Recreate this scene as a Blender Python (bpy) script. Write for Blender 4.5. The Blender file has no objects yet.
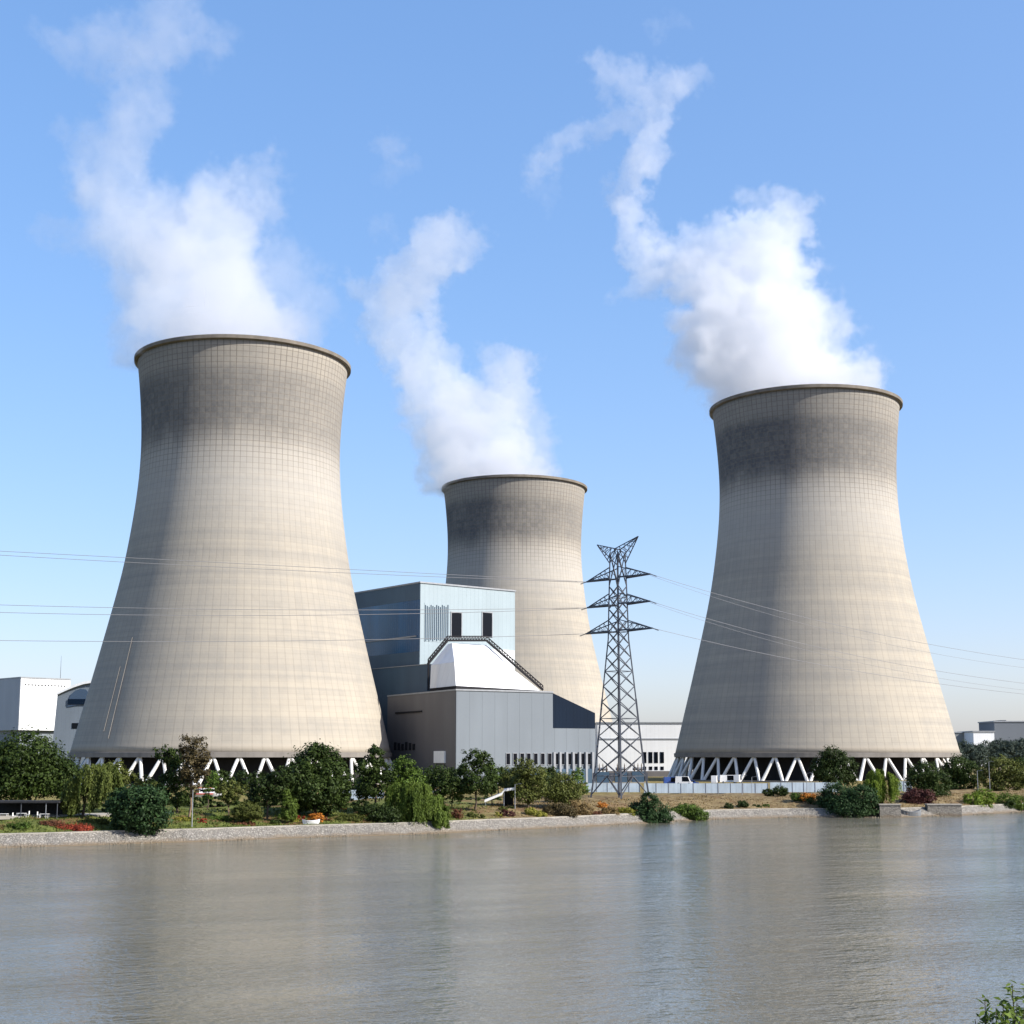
import bpy, math, random
import numpy as np
from mathutils import Vector, Matrix

random.seed(7)
scene = bpy.context.scene
col = scene.collection

# ------------------------------------------------------------------ camera
F = 1422.2
PITCH = math.radians(8.0)
HORIZON = 757.0
CAMZ = 14.0
SHIFT_PX = HORIZON - 512 - F * math.tan(PITCH)
CY = 512 + SHIFT_PX
cd = bpy.data.cameras.new('camera')
cd.lens = 50; cd.sensor_width = 36; cd.sensor_fit = 'HORIZONTAL'
cd.shift_y = SHIFT_PX / 1024.0
cd.clip_start = 0.5; cd.clip_end = 20000
cam = bpy.data.objects.new('camera', cd); col.objects.link(cam)
cam.location = (0, 0, CAMZ); cam.rotation_euler = (math.pi / 2 + PITCH, 0, 0)
scene.camera = cam
cp, sp = math.cos(PITCH), math.sin(PITCH)


def ray(x, y):
    a = (x - 512) / F; b = (CY - y) / F
    d = Vector((a, cp - b * sp, sp + b * cp))
    return d / d.y


def P(x, y, d):
    r = ray(x, y)
    return Vector((r.x * d, d, CAMZ + r.z * d))


def GZ(x, y, z):
    r = ray(x, y)
    t = (z - CAMZ) / r.z
    return Vector((r.x * t, t, z))


# ------------------------------------------------------------------ world and sun
SUN_AZ, SUN_EL = math.radians(66), math.radians(35)
sun_dir = Vector((math.sin(SUN_AZ) * math.cos(SUN_EL), -math.cos(SUN_AZ) * math.cos(SUN_EL), math.sin(SUN_EL)))
w = bpy.data.worlds.new("World"); scene.world = w; w.use_nodes = True
nt = w.node_tree
sky = nt.nodes.new('ShaderNodeTexSky'); sky.sky_type = 'NISHITA'; sky.sun_disc = False
sky.sun_elevation = SUN_EL; sky.sun_rotation = math.atan2(sun_dir.x, sun_dir.y)
sky.altitude = 50; sky.air_density = 1.0; sky.dust_density = 1.6; sky.ozone_density = 4.0
bg = nt.nodes['Background']; bg.inputs[1].default_value = 0.12
gam = nt.nodes.new('ShaderNodeGamma'); gam.inputs[1].default_value = .55          # evens the clear sky out as the hazy summer air does
hsv = nt.nodes.new('ShaderNodeHueSaturation'); hsv.inputs['Saturation'].default_value = 1.5; hsv.inputs['Value'].default_value = 2.0
tone = nt.nodes.new('ShaderNodeMix'); tone.data_type = 'RGBA'; tone.blend_type = 'MULTIPLY'; tone.inputs[0].default_value = 1; tone.inputs[7].default_value = (1.05, 1.0, 1.11, 1)
nt.links.new(sky.outputs[0], gam.inputs[0]); nt.links.new(gam.outputs[0], hsv.inputs['Color']); nt.links.new(hsv.outputs[0], tone.inputs[6]); nt.links.new(tone.outputs[2], bg.inputs[0])
ld = bpy.data.lights.new('sun', 'SUN'); ld.energy = 5.0; ld.angle = math.radians(0.53); ld.color = (1.0, 0.945, 0.86)
sun = bpy.data.objects.new('sun', ld); col.objects.link(sun)
sun.rotation_euler = (-sun_dir).to_track_quat('-Z', 'Y').to_euler()
scene.view_settings.view_transform = 'Standard'; scene.view_settings.look = 'None'
scene.view_settings.exposure = 0.78; scene.view_settings.gamma = 1.0
cy = scene.cycles
cy.max_bounces = 8; cy.diffuse_bounces = 3; cy.glossy_bounces = 3; cy.transparent_max_bounces = 16
cy.volume_bounces = 6; cy.volume_max_steps = 400; cy.volume_step_rate = 1.5
cy.use_denoising = True

# ------------------------------------------------------------------ materials
def mat(name, color=(.5, .5, .5), rough=.8, metal=0, spec=.3):
    m = bpy.data.materials.new(name); m.use_nodes = True
    b = m.node_tree.nodes['Principled BSDF']
    b.inputs['Base Color'].default_value = (*color, 1); b.inputs['Roughness'].default_value = rough
    b.inputs['Metallic'].default_value = metal; b.inputs['Specular IOR Level'].default_value = spec
    return m


class NB:
    """small node builder"""
    def __init__(s, m):
        s.t = m.node_tree; s.n = s.t.nodes; s.l = s.t.links
        s.b = s.n.get('Principled BSDF'); s.out = s.n.get('Material Output')
    def new(s, kind, **kw):
        n = s.n.new(kind)
        for k, v in kw.items(): setattr(n, k, v)
        return n
    def put(s, sock, v):
        if isinstance(v, bpy.types.NodeSocket): s.l.new(v, sock)
        elif isinstance(v, (tuple, list)) and len(v) == 3 and sock.type == 'RGBA': sock.default_value = (*v, 1)
        else: sock.default_value = v
    def math(s, op, a, b=0.0, c=0.0, clamp=False):
        n = s.new('ShaderNodeMath', operation=op, use_clamp=clamp)
        s.put(n.inputs[0], a); s.put(n.inputs[1], b); s.put(n.inputs[2], c)
        return n.outputs[0]
    def mix(s, f, a, b, blend='MIX'):
        n = s.new('ShaderNodeMix', data_type='RGBA', blend_type=blend)
        s.put(n.inputs[0], f); s.put(n.inputs[6], a); s.put(n.inputs[7], b)
        return n.outputs[2]
    def noise(s, vec, scale, detail=3, rough=.5, out=0):
        n = s.new('ShaderNodeTexNoise'); s.put(n.inputs['Vector'], vec)
        n.inputs['Scale'].default_value = scale; n.inputs['Detail'].default_value = detail; n.inputs['Roughness'].default_value = rough
        return n.outputs[out]
    def mapping(s, vec, scale=(1, 1, 1), rot=(0, 0, 0)):
        n = s.new('ShaderNodeMapping'); s.put(n.inputs[0], vec)
        n.inputs['Scale'].default_value = scale; n.inputs['Rotation'].default_value = rot
        return n.outputs[0]
    def ramp(s, f, a, b):
        n = s.new('ShaderNodeMapRange', clamp=True); n.interpolation_type = 'SMOOTHSTEP'
        s.put(n.inputs[0], f); n.inputs[1].default_value = a; n.inputs[2].default_value = b
        return n.outputs[0]
    def coord(s, which='Object'):
        return s.new('ShaderNodeTexCoord').outputs[which]
    def pos(s):
        return s.new('ShaderNodeNewGeometry').outputs['Position']
    def xyz(s, v):
        n = s.new('ShaderNodeSeparateXYZ'); s.put(n.inputs[0], v); return n.outputs
    def comb(s, x, y, z):
        n = s.new('ShaderNodeCombineXYZ'); s.put(n.inputs[0], x); s.put(n.inputs[1], y); s.put(n.inputs[2], z); return n.outputs[0]
    def bump(s, h, strength=.5, dist=.1):
        n = s.new('ShaderNodeBump'); s.put(n.inputs['Height'], h)
        n.inputs['Strength'].default_value = strength; n.inputs['Distance'].default_value = dist
        s.l.new(n.outputs[0], s.b.inputs['Normal'])
    def base(s, c): s.put(s.b.inputs['Base Color'], c)


def weathered(name, color, rough=.8, var=.18, scale=.15, seams=None, metal=0, spec=.3, streak=True):
    """painted or clad surface: broad stains, rain streaks and optional sheet seams (object space)"""
    m = mat(name, color, rough, metal, spec); n = NB(m)
    co = n.coord()
    st = n.noise(n.mapping(co, (1, 1, .12)), scale * 4, 4) if streak else n.noise(co, scale * 4, 3)
    br = n.noise(co, scale, 3)
    f = n.math('MULTIPLY', n.math('ADD', st, br), .5)
    f = n.ramp(f, .3, .7)
    c = n.mix(f, tuple(v * (1 - var) for v in color), tuple(min(1, v * (1 + var * .6)) for v in color))
    if seams:
        x, y, z = n.xyz(co)
        h = n.math('ADD', x, y)
        fr = n.math('FRACT', n.math('DIVIDE', h, seams))
        ln = n.math('LESS_THAN', fr, .07)
        c = n.mix(n.math('MULTIPLY', ln, .25), c, tuple(v * .6 for v in color))
        n.bump(ln, .6, -.05)
    n.base(c)
    return m


M = {}
M['white_clad'] = weathered('white_cladding', (.70, .715, .73), .6, .08, .05, 2.0)
M['grey_clad'] = weathered('grey_cladding', (.15, .174, .198), .55, .08, .05, 5.0)
M['brown_clad'] = weathered('brown_grey_cladding', (.128, .122, .124), .6, .12, .05, 1.6)
M['pale_blue_clad'] = weathered('pale_blue_cladding', (.27, .33, .36), .55, .07, .05, 2.0)
M['dark_blue_clad'] = weathered('dark_blue_cladding', (.010, .072, .18), .25, .35, .03, 1.5, 0, .5)
M['navy'] = weathered('navy_panel', (.003, .010, .024), .6, .15, .05, 1.5, 0, .1)
M['slate_blue'] = weathered('slate_blue_cladding', (.045, .082, .125), .45, .15, .05, 1.5)
M['steel_dark'] = weathered('dark_galvanised_steel', (.075, .082, .098), .55, .2, .5, None, .3)
M['steel_light'] = weathered('light_galvanised_steel', (.26, .275, .295), .5, .15, .5, None, .2)
M['white_paint'] = weathered('white_paint', (.8, .8, .79), .5, .06, .5)
M['column'] = weathered('pale_concrete_column', (.62, .61, .58), .8, .12, .3)
M['glass'] = mat('dark_glass', (.004, .006, .010), .15, 0, .12)
M['black'] = mat('matt_black', (.012, .012, .014), .9)
M['rubber'] = mat('tyre_rubber', (.015, .015, .016), .8)
M['wire'] = mat('aluminium_conductor', (.2, .2, .21), .6, .2)
M['red'] = weathered('red_paint', (.5, .09, .08), .5, .15, .6)
M['pink'] = weathered('faded_pink_canvas', (.7, .42, .38), .7, .12, .6)
M['car_blue'] = mat('blue_car_paint', (.03, .07, .24), .25, 0, .5)
M['car_white'] = mat('white_car_paint', (.75, .75, .75), .3, 0, .5)
M['hoarding'] = weathered('pale_blue_hoarding', (.36, .43, .49), .55, .18, .25, 2.2)
M['bark'] = weathered('bark', (.075, .055, .04), .9, .3, 1.5)
M['bark_pale'] = weathered('pale_bark', (.17, .12, .08), .9, .3, 1.5)
M['stonewall'] = weathered('pale_stone_wall', (.40, .37, .32), .9, .2, .6)
M['kerb'] = weathered('cream_concrete_kerb', (.29, .27, .23), .85, .15, .5)
M['terrace_roof'] = weathered('dark_canvas_roof', (.022, .022, .024), .8, .3, .5)
M['orange'] = weathered('orange_paint', (.62, .16, .03), .6, .15, .8)


def concrete_shell(seed):
    m = mat('cooling_tower_concrete', (.4, .36, .3), .92, 0, .15); n = NB(m)
    co = n.coord(); x, y, z = n.xyz(co)
    off = seed * 37.1
    th = n.math('ARCTAN2', y, x)
    u = n.math('MULTIPLY', th, 1 / (2 * math.pi))
    seedv = n.new('ShaderNodeVectorMath', operation='ADD'); n.put(seedv.inputs[0], co); seedv.inputs[1].default_value = (off, off * .7, off * .3)
    cs = seedv.outputs[0]
    big = n.noise(cs, .018, 3)
    lifts = n.noise(n.mapping(cs, (.004, .004, .35)), 1.0, 4, .6)           # pour bands
    streaks = n.noise(n.mapping(cs, (.22, .22, .008)), 1.0, 4, .6)          # rain streaks
    fine = n.noise(cs, .9, 3)
    warm, cool = (.352, .318, .262), (.26, .245, .218)
    f = n.math('ADD', n.math('MULTIPLY', lifts, .55), n.math('ADD', n.math('MULTIPLY', streaks, .3), n.math('MULTIPLY', big, .35)))
    c = n.mix(n.ramp(f, .42, .78), cool, warm)
    # per-panel tone of the shuttering
    lift_h, nrib = 2.0, 108
    cu = n.math('FLOOR', n.math('MULTIPLY', u, nrib)); cz = n.math('FLOOR', n.math('DIVIDE', z, lift_h))
    wn = n.new('ShaderNodeTexWhiteNoise', noise_dimensions='2D'); n.l.new(n.comb(cu, cz, 0), wn.inputs['Vector'])
    pan = wn.outputs['Value']
    # grey-black algae band below the rim, ragged lower edge
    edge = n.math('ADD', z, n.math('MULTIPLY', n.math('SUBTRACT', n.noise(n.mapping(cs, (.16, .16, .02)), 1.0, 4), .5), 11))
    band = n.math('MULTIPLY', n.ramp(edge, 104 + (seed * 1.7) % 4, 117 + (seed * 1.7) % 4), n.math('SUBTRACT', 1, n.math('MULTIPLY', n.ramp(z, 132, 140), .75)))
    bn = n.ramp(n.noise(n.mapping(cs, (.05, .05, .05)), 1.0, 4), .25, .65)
    stain_shade = n.math('SUBTRACT', .8, n.math('MULTIPLY', n.math('DIVIDE', x, 40.0), .42))     # stain deepened to the left, with that side's shade put into its colour
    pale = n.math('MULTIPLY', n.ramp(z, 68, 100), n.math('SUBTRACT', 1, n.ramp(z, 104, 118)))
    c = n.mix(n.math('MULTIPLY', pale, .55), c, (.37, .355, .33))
    amt = n.math('MULTIPLY', band, n.math('MULTIPLY', stain_shade, n.math('ADD', .50, n.math('ADD', n.math('MULTIPLY', pan, .20), n.math('MULTIPLY', bn, .26)))), clamp=True)
    upper = n.math('MULTIPLY', n.ramp(z, 95, 130), .35)
    c = n.mix(upper, c, (.21, .202, .192))
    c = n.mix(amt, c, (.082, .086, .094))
    c = n.mix(n.math('MULTIPLY', n.math('SUBTRACT', pan, .5), .16), c, (.14, .125, .105))
    # construction joints: vertical ribs and horizontal lifts
    fu = n.math('FRACT', n.math('MULTIPLY', u, nrib)); fz = n.math('FRACT', n.math('DIVIDE', z, lift_h))
    lu = n.math('LESS_THAN', fu, .15); lz = n.math('LESS_THAN', fz, .13)
    rib_amt = n.math('ADD', .17, n.math('MULTIPLY', n.ramp(z, 92, 116), .55))
    brk = n.ramp(streaks, .3, .6)
    c = n.mix(n.math('MULTIPLY', n.math('MULTIPLY', lu, rib_amt), n.math('ADD', .45, n.math('MULTIPLY', brk, .55))), c, (.105, .095, .085))
    c = n.mix(n.math('MULTIPLY', lz, n.math('ADD', .11, n.math('MULTIPLY', n.ramp(z, 95, 113), .5))), c, (.14, .12, .10))
    c = n.mix(n.math('MULTIPLY', n.ramp(fine, .35, .7), .12), c, (.36, .32, .26))
    # pale band at the foot of the shell
    c = n.mix(n.math('MULTIPLY', n.math('LESS_THAN', z, 3.2), .35), c, (.34, .30, .25))
    n.base(c)
    n.bump(n.math('ADD', n.math('MULTIPLY', lu, -1.0), n.math('MULTIPLY', fine, .6)), .35, .15)
    return m


def leaf_mat(name, dark, light, transl=.25, rough=.55):
    m = bpy.data.materials.new(name); m.use_nodes = True; n = NB(m)
    at = n.new('ShaderNodeAttribute', attribute_name='tint')
    c = n.mix(at.outputs['Fac'], dark, light)
    n.b.inputs['Roughness'].default_value = rough; n.b.inputs['Specular IOR Level'].default_value = .12
    n.base(c)
    tr = n.new('ShaderNodeBsdfTranslucent'); n.l.new(c, tr.inputs[0])
    mx = n.new('ShaderNodeMixShader'); mx.inputs[0].default_value = transl
    n.l.new(n.b.outputs[0], mx.inputs[1]); n.l.new(tr.outputs[0], mx.inputs[2]); n.l.new(mx.outputs[0], n.out.inputs[0])
    return m


L = {
    'dark': leaf_mat('dark_green_leaves', (.010, .022, .005), (.056, .084, .018)),
    'deep': leaf_mat('deep_green_leaves', (.009, .019, .005), (.044, .068, .017)),
    'blue': leaf_mat('blue_green_leaves', (.009, .025, .008), (.046, .086, .030)),
    'mid': leaf_mat('mid_green_leaves', (.026, .048, .008), (.105, .165, .028)),
    'olive': leaf_mat('olive_leaves', (.040, .050, .010), (.125, .142, .035)),
    'willow': leaf_mat('willow_leaves', (.048, .070, .014), (.150, .180, .045), .35),
    'bright': leaf_mat('bright_green_leaves', (.040, .068, .010), (.145, .205, .038), .35),
    'lime': leaf_mat('lime_leaves', (.065, .105, .012), (.19, .26, .035), .35),
    'brown': leaf_mat('brown_leaves', (.034, .027, .012), (.105, .082, .036)),
    'maroon': leaf_mat('maroon_leaves', (.035, .012, .012), (.095, .036, .030)),
    'redbrown': leaf_mat('red_brown_leaves', (.075, .032, .018), (.20, .085, .045)),
    'straw': leaf_mat('straw_grass', (.12, .08, .032), (.26, .19, .085)),
    'red': leaf_mat('red_flowers', (.11, .018, .012), (.36, .07, .035)),
    'orange': leaf_mat('orange_flowers', (.25, .07, .015), (.62, .26, .04)),
    'yellow': leaf_mat('yellow_green_leaves', (.12, .13, .02), (.30, .28, .05)),
    'far': leaf_mat('far_tree_leaves', (.030, .045, .036), (.068, .088, .066)),
    'grass': leaf_mat('grass_blades', (.040, .056, .012), (.12, .14, .032)),
}

# ------------------------------------------------------------------ mesh helpers
class MB:
    def __init__(s): s.v = []; s.f = []
    def add(s, vs, fs):
        o = len(s.v); s.v += [tuple(v) for v in vs]; s.f += [tuple(i + o for i in f) for f in fs]; return s
    def box(s, x0, x1, y0, y1, z0, z1):
        return s.prism([(x0, y0), (x1, y0), (x1, y1), (x0, y1)], z0, z1)
    def prism(s, pts, z0, z1):
        """plan polygon (counter-clockwise) between z0 and z1; z1 may be a list of heights per corner"""
        k = len(pts); zt = z1 if isinstance(z1, (list, tuple)) else [z1] * k
        vs = [(p[0], p[1], z0) for p in pts] + [(p[0], p[1], zt[i]) for i, p in enumerate(pts)]
        fs = [tuple(range(k - 1, -1, -1)), tuple(range(k, 2 * k))] + [(i, (i + 1) % k, k + (i + 1) % k, k + i) for i in range(k)]
        return s.add(vs, fs)
    def loft(s, a, b):
        """two equal-length 3D loops, lower a and upper b"""
        k = len(a)
        fs = [tuple(range(k - 1, -1, -1)), tuple(range(k, 2 * k))] + [(i, (i + 1) % k, k + (i + 1) % k, k + i) for i in range(k)]
        return s.add(list(a) + list(b), fs)
    def bar(s, a, b, w, w2=None, sides=4):
        a, b = Vector(a), Vector(b); w2 = w if w2 is None else w2
        d = (b - a).normalized(); up = Vector((0, 0, 1)) if abs(d.z) < .95 else Vector((1, 0, 0))
        e = d.cross(up).normalized(); g = e.cross(d)
        ring = lambda c, r: [c + (e * math.cos(t) + g * math.sin(t)) * r for t in [2 * math.pi * (i + .5) / sides for i in range(sides)]]
        return s.loft(ring(a, w * .5), ring(b, w2 * .5))
    def tube(s, pts, radii, sides=6):
        pts = [Vector(p) for p in pts]; o = len(s.v); vs = []; fs = []
        for i, p in enumerate(pts):
            d = (pts[min(i + 1, len(pts) - 1)] - pts[max(i - 1, 0)]).normalized()
            up = Vector((0, 0, 1)) if abs(d.z) < .9 else Vector((1, 0, 0))
            e = d.cross(up).normalized(); g = e.cross(d)
            r = radii[i] if isinstance(radii, (list, tuple)) else radii
            vs += [p + (e * math.cos(2 * math.pi * k / sides) + g * math.sin(2 * math.pi * k / sides)) * r for k in range(sides)]
        for i in range(len(pts) - 1):
            for k in range(sides):
                k2 = (k + 1) % sides
                fs.append((i * sides + k, i * sides + k2, (i + 1) * sides + k2, (i + 1) * sides + k))
        fs.append(tuple(range(sides - 1, -1, -1))); fs.append(tuple((len(pts) - 1) * sides + k for k in range(sides)))
        return s.add(vs, fs)
    def lathe(s, prof, seg=96, closed=False):
        vs, fs = [], []; n = len(prof)
        for r, z in prof:
            vs += [(r * math.cos(2 * math.pi * k / seg), r * math.sin(2 * math.pi * k / seg), z) for k in range(seg)]
        for i in range(n if closed else n - 1):
            j = (i + 1) % n
            for k in range(seg):
                k2 = (k + 1) % seg
                fs.append((i * seg + k, i * seg + k2, j * seg + k2, j * seg + k))
        return s.add(vs, fs)
    def build(s, name, m, parent=None, smooth=False, loc=None, rotz=0):
        me = bpy.data.meshes.new(name); me.from_pydata(s.v, [], s.f); me.update()
        if m is not None: me.materials.append(m)
        if smooth: me.polygons.foreach_set('use_smooth', [True] * len(me.polygons))
        o = bpy.data.objects.new(name, me); col.objects.link(o)
        if parent is not None: o.parent = parent
        if loc is not None: o.location = loc
        if rotz: o.rotation_euler.z = rotz
        return o


def tag(o, label=None, cat=None, group=None, kind=None):
    if label: o['label'] = label
    if cat: o['category'] = cat
    if group: o['group'] = group
    if kind: o['kind'] = kind
    return o


def thing(name, label, cat, loc=(0, 0, 0), rotz=0, group=None):
    o = bpy.data.objects.new(name, None); col.objects.link(o)
    o.location = loc; o.rotation_euler.z = rotz
    return tag(o, label, cat, group)


# ------------------------------------------------------------------ bank line and terrain
WL = [(-60, 850), (0, 848), (60, 846.5), (100, 845), (160, 843), (200, 842), (250, 840), (300, 838), (350, 836.5), (400, 835), (440, 833.5),
      (470, 832), (500, 830.5), (560, 828), (600, 826), (650, 823), (700, 820), (750, 818.5), (800, 817.5), (860, 817.5), (910, 817), (960, 815.5), (1024, 812), (1090, 809)]
TD = Vector((.817, .576)); ND = Vector((-.576, .817))
bank = []
for x, y in WL:
    p = GZ(x, y, 0); bank.append((p.x * TD.x + p.y * TD.y, p.x * ND.x + p.y * ND.y))
bank.sort()
t0, u0 = bank[0]; t1, u1 = bank[-1]
bank = [(t0 - 6000, u0 - 30), (t0 - 600, u0 - 12), (t0 - 100, u0 - 2)] + bank + [(t1 + 60, u1 + 2), (t1 + 200, u1 + 10), (t1 + 800, u1 + 30), (t1 + 6000, u1 + 60)]
BT = np.array([b[0] for b in bank]); BU = np.array([b[1] for b in bank])
PROF = [(-14, -3.0), (-3, -.9), (-.6, -.14), (0, 0.0), (1.0, .22), (3.4, 1.75), (4.4, 1.95), (6, 2.3), (10, 3.05), (15, 3.75), (22, 4.2), (34, 4.35), (60, 4.4), (90, 4.6), (110, 5.3), (122, 5.4), (140, 4.6), (200, 4.5), (400, 4.5), (1200, 6), (6000, 8)]
PU = np.array([p[0] for p in PROF]); PZ = np.array([p[1] for p in PROF])


def tu(X, Y):
    t = X * TD.x + Y * TD.y
    return t, X * ND.x + Y * ND.y - float(np.interp(t, BT, BU))


def world_tu(t, u):
    uu = u + float(np.interp(t, BT, BU))
    return TD.x * t + ND.x * uu, TD.y * t + ND.y * uu


def lump(X, Y, u):
    a = max(0, min(1, (u - 4.5) / 4)) * max(0, min(1, (150 - u) / 80))
    return a * (.28 * math.sin(X * .21 + 1.3) * math.cos(Y * .17) + .16 * math.sin(X * .55 + Y * .4) + .1 * math.sin(X * 1.1 - Y * .9))


def ground_z(X, Y):
    t, u = tu(X, Y)
    return float(np.interp(u, PU, PZ)) + lump(X, Y, u)


def ground_hit(x, y):
    """where the ray through a pixel meets the far bank"""
    r = ray(x, y); d = 150.0
    while d < 1500:
        X, Z = r.x * d, CAMZ + r.z * d
        if tu(X, d)[1] > -1 and Z < ground_z(X, d): break
        d += 1.0
    return Vector((r.x * d, d, ground_z(r.x * d, d)))


def ground_at(x, d):
    X = (x - 512) / F * d * 1.0
    r = ray(x, 790); X = r.x * d
    return Vector((X, d, ground_z(X, d)))


ts = sorted(set([BT[0], BT[1], BT[2], BT[-1], BT[-2], BT[-3]] + list(np.arange(BT[3] - 60, BT[-4] + 100, 2.5))))
us = sorted(set(list(PU) + list(np.arange(4.4, 34, 1.4)) + list(np.arange(36, 150, 8))))
mb = MB()
for t in ts:
    for u in us:
        X, Y = world_tu(t, u)
        mb.v.append((X, Y, float(np.interp(u, PU, PZ)) + lump(X, Y, u)))
nu = len(us)
for i in range(len(ts) - 1):
    for j in range(nu - 1):
        mb.f.append((i * nu + j, (i + 1) * nu + j, (i + 1) * nu + j + 1, i * nu + j + 1))


def ground_mat():
    m = mat('bank_soil_and_turf', (.2, .17, .1), .95, 0, .1); n = NB(m)
    p = n.pos(); x, y, z = n.xyz(p)
    a = n.noise(p, .13, 4, .6); b = n.noise(p, .5, 4, .6); c_ = n.noise(p, 2.2, 3)
    green = n.mix(n.ramp(b, .35, .65), (.060, .078, .018), (.12, .14, .034))
    dry = n.mix(n.ramp(b, .35, .65), (.125, .088, .046), (.215, .165, .085))
    yel = n.mix(n.ramp(b, .35, .65), (.15, .122, .042), (.22, .175, .065))
    east = n.ramp(n.math('ADD', x, n.math('MULTIPLY', n.math('SUBTRACT', a, .5), 26)), -16, 2)
    c = n.mix(east, green, dry)
    c = n.mix(n.math('MULTIPLY', n.ramp(a, .52, .66), n.math('SUBTRACT', .8, n.math('MULTIPLY', east, .35))), c, (.125, .062, .034))
    farf = n.ramp(n.math('ADD', n.math('MULTIPLY', x, -.576), n.math('MULTIPLY', y, .817)), 275, 300)
    c = n.mix(n.math('MULTIPLY', farf, .8), c, yel)
    mud = n.ramp(z, .9, .3)
    c = n.mix(mud, c, (.16, .125, .085))
    c = n.mix(n.math('MULTIPLY', n.ramp(c_, .4, .7), .3), c, (.06, .05, .025))
    n.base(c); n.bump(n.math('ADD', b, n.math('MULTIPLY', c_, .5)), .8, .25)
    return m


ground = tag(mb.build('ground', ground_mat(), smooth=True), kind='structure')

# stone revetment and its coping, laid along the bank
def strip(name, prof, m, tmin, tmax, step=1.5, wob=.0, kind='structure'):
    b = MB(); tt = list(np.arange(tmin, tmax, step)); k = len(prof)
    for i, t in enumerate(tt):
        for (u, z) in prof:
            X, Y = world_tu(t, u + wob * math.sin(t * .9) * .5 + wob * math.sin(t * 2.3) * .3)
            b.v.append((X, Y, z + wob * .25 * math.sin(t * 1.7 + u)))
    for i in range(len(tt) - 1):
        for j in range(k - 1):
            b.f.append((i * k + j, (i + 1) * k + j, (i + 1) * k + j + 1, i * k + j + 1))
    return tag(b.build(name, m), kind=kind)


def stone_mat():
    m = mat('rubble_stone', (.4, .38, .34), .9, 0, .2); n = NB(m)
    p = n.pos(); v = n.new('ShaderNodeTexVoronoi', feature='F1'); n.l.new(n.mapping(p, (1, 1, 1.6)), v.inputs['Vector']); v.inputs['Scale'].default_value = 2.3
    e = n.new('ShaderNodeTexVoronoi', feature='DISTANCE_TO_EDGE'); n.l.new(n.mapping(p, (1, 1, 1.6)), e.inputs['Vector']); e.inputs['Scale'].default_value = 2.3
    sep = n.new('ShaderNodeSeparateColor'); n.l.new(v.outputs['Color'], sep.inputs[0])
    c = n.mix(sep.outputs[0], (.165, .154, .136), (.29, .272, .24))
    c = n.mix(n.math('MULTIPLY', n.ramp(e.outputs[0], .09, .03), .7), c, (.15, .135, .11))
    z = n.xyz(p)[2]
    c = n.mix(n.math('MULTIPLY', n.ramp(n.math('ADD', z, n.noise(p, .4, 3)), 1.25, .7), .75), c, (.19, .15, .105))
    n.base(c); n.bump(n.ramp(e.outputs[0], 0, .2), .8, .2)
    return m


TL, TR = BT[3] - 40, BT[-4] + 40
M['rubble'] = stone_mat()
strip('revetment', [(.75, .16), (1.15, .45), (3.35, 1.92)], M['rubble'], TL, TR, 1.0, .18)
strip('embankment_coping', [(3.3, 1.80), (3.3, 2.04), (4.1, 2.06), (4.1, 1.7)], M['kerb'], TL, TR, 2.0)
# promenade path at the head of the garden on the left
tl_end = tu(*GZ(232, 818, 4.0).xy)[0]
strip('path', [(16.6, 3.7), (16.6, 4.12), (19.6, 4.34), (19.6, 3.9)], M['kerb'], TL, tl_end, 1.5)

# ------------------------------------------------------------------ river
def water_mat():
    m = mat('river_water', (.10, .095, .08), .06, 0, .5); n = NB(m)
    n.b.inputs['IOR'].default_value = 1.33
    p = n.pos()
    pr = n.mapping(p, (1, 1, 1), (0, 0, math.radians(-20)))
    a = n.noise(n.mapping(pr, (.28, .6, 1)), 1.0, 2, .5)
    b = n.noise(n.mapping(pr, (.95, 1.7, 1)), 1.0, 3, .55)
    f_ = n.noise(n.mapping(pr, (2.3, 3.4, 1)), 1.0, 2, .5)
    g = n.noise(n.mapping(pr, (.012, .05, 1)), 1.0, 3, .6)     # slicks and gusts
    gust = n.ramp(g, .32, .68)
    h = n.math('ADD', n.math('MULTIPLY', a, .9), n.math('ADD', n.math('MULTIPLY', b, .62), n.math('MULTIPLY', f_, .30)))
    h = n.math('MULTIPLY', h, n.math('ADD', .5, n.math('MULTIPLY', gust, .7)))
    n.bump(h, 1.0, .24)
    n.base(n.mix(n.noise(p, .02, 3), (.10, .096, .075), (.145, .138, .108)))
    n.put(n.b.inputs['Roughness'], n.math('ADD', .04, n.math('MULTIPLY', gust, .05)))
    return m


wb = MB(); wb.add([(-7000, -3000, 0), (7000, -3000, 0), (7000, 6000, 0), (-7000, 6000, 0)], [(0, 1, 2, 3)])
tag(wb.build('river_water', water_mat()), kind='structure')
nb = MB()
gx = list(np.linspace(-160, 220, 60)); gy = [-140, -40, -10, 4, 10, 14, 18, 24, 32, 40, 48, 60]
gzv = [11.5, 11.8, 12.0, 11.2, 10.6, 10.1, 9.0, 6.6, 3.4, 1.2, -.4, -2]
for x in gx:
    for y, z in zip(gy, gzv): nb.v.append((x, y + 1.2 * math.sin(x * .13), z + .2 * math.sin(x * .5 + y)))
for i in range(len(gx) - 1):
    for j in range(len(gy) - 1): nb.f.append((i * 12 + j, (i + 1) * 12 + j, (i + 1) * 12 + j + 1, i * 12 + j + 1))
tag(nb.build('near_bank_ground', ground.data.materials[0], smooth=True), kind='structure')

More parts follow.
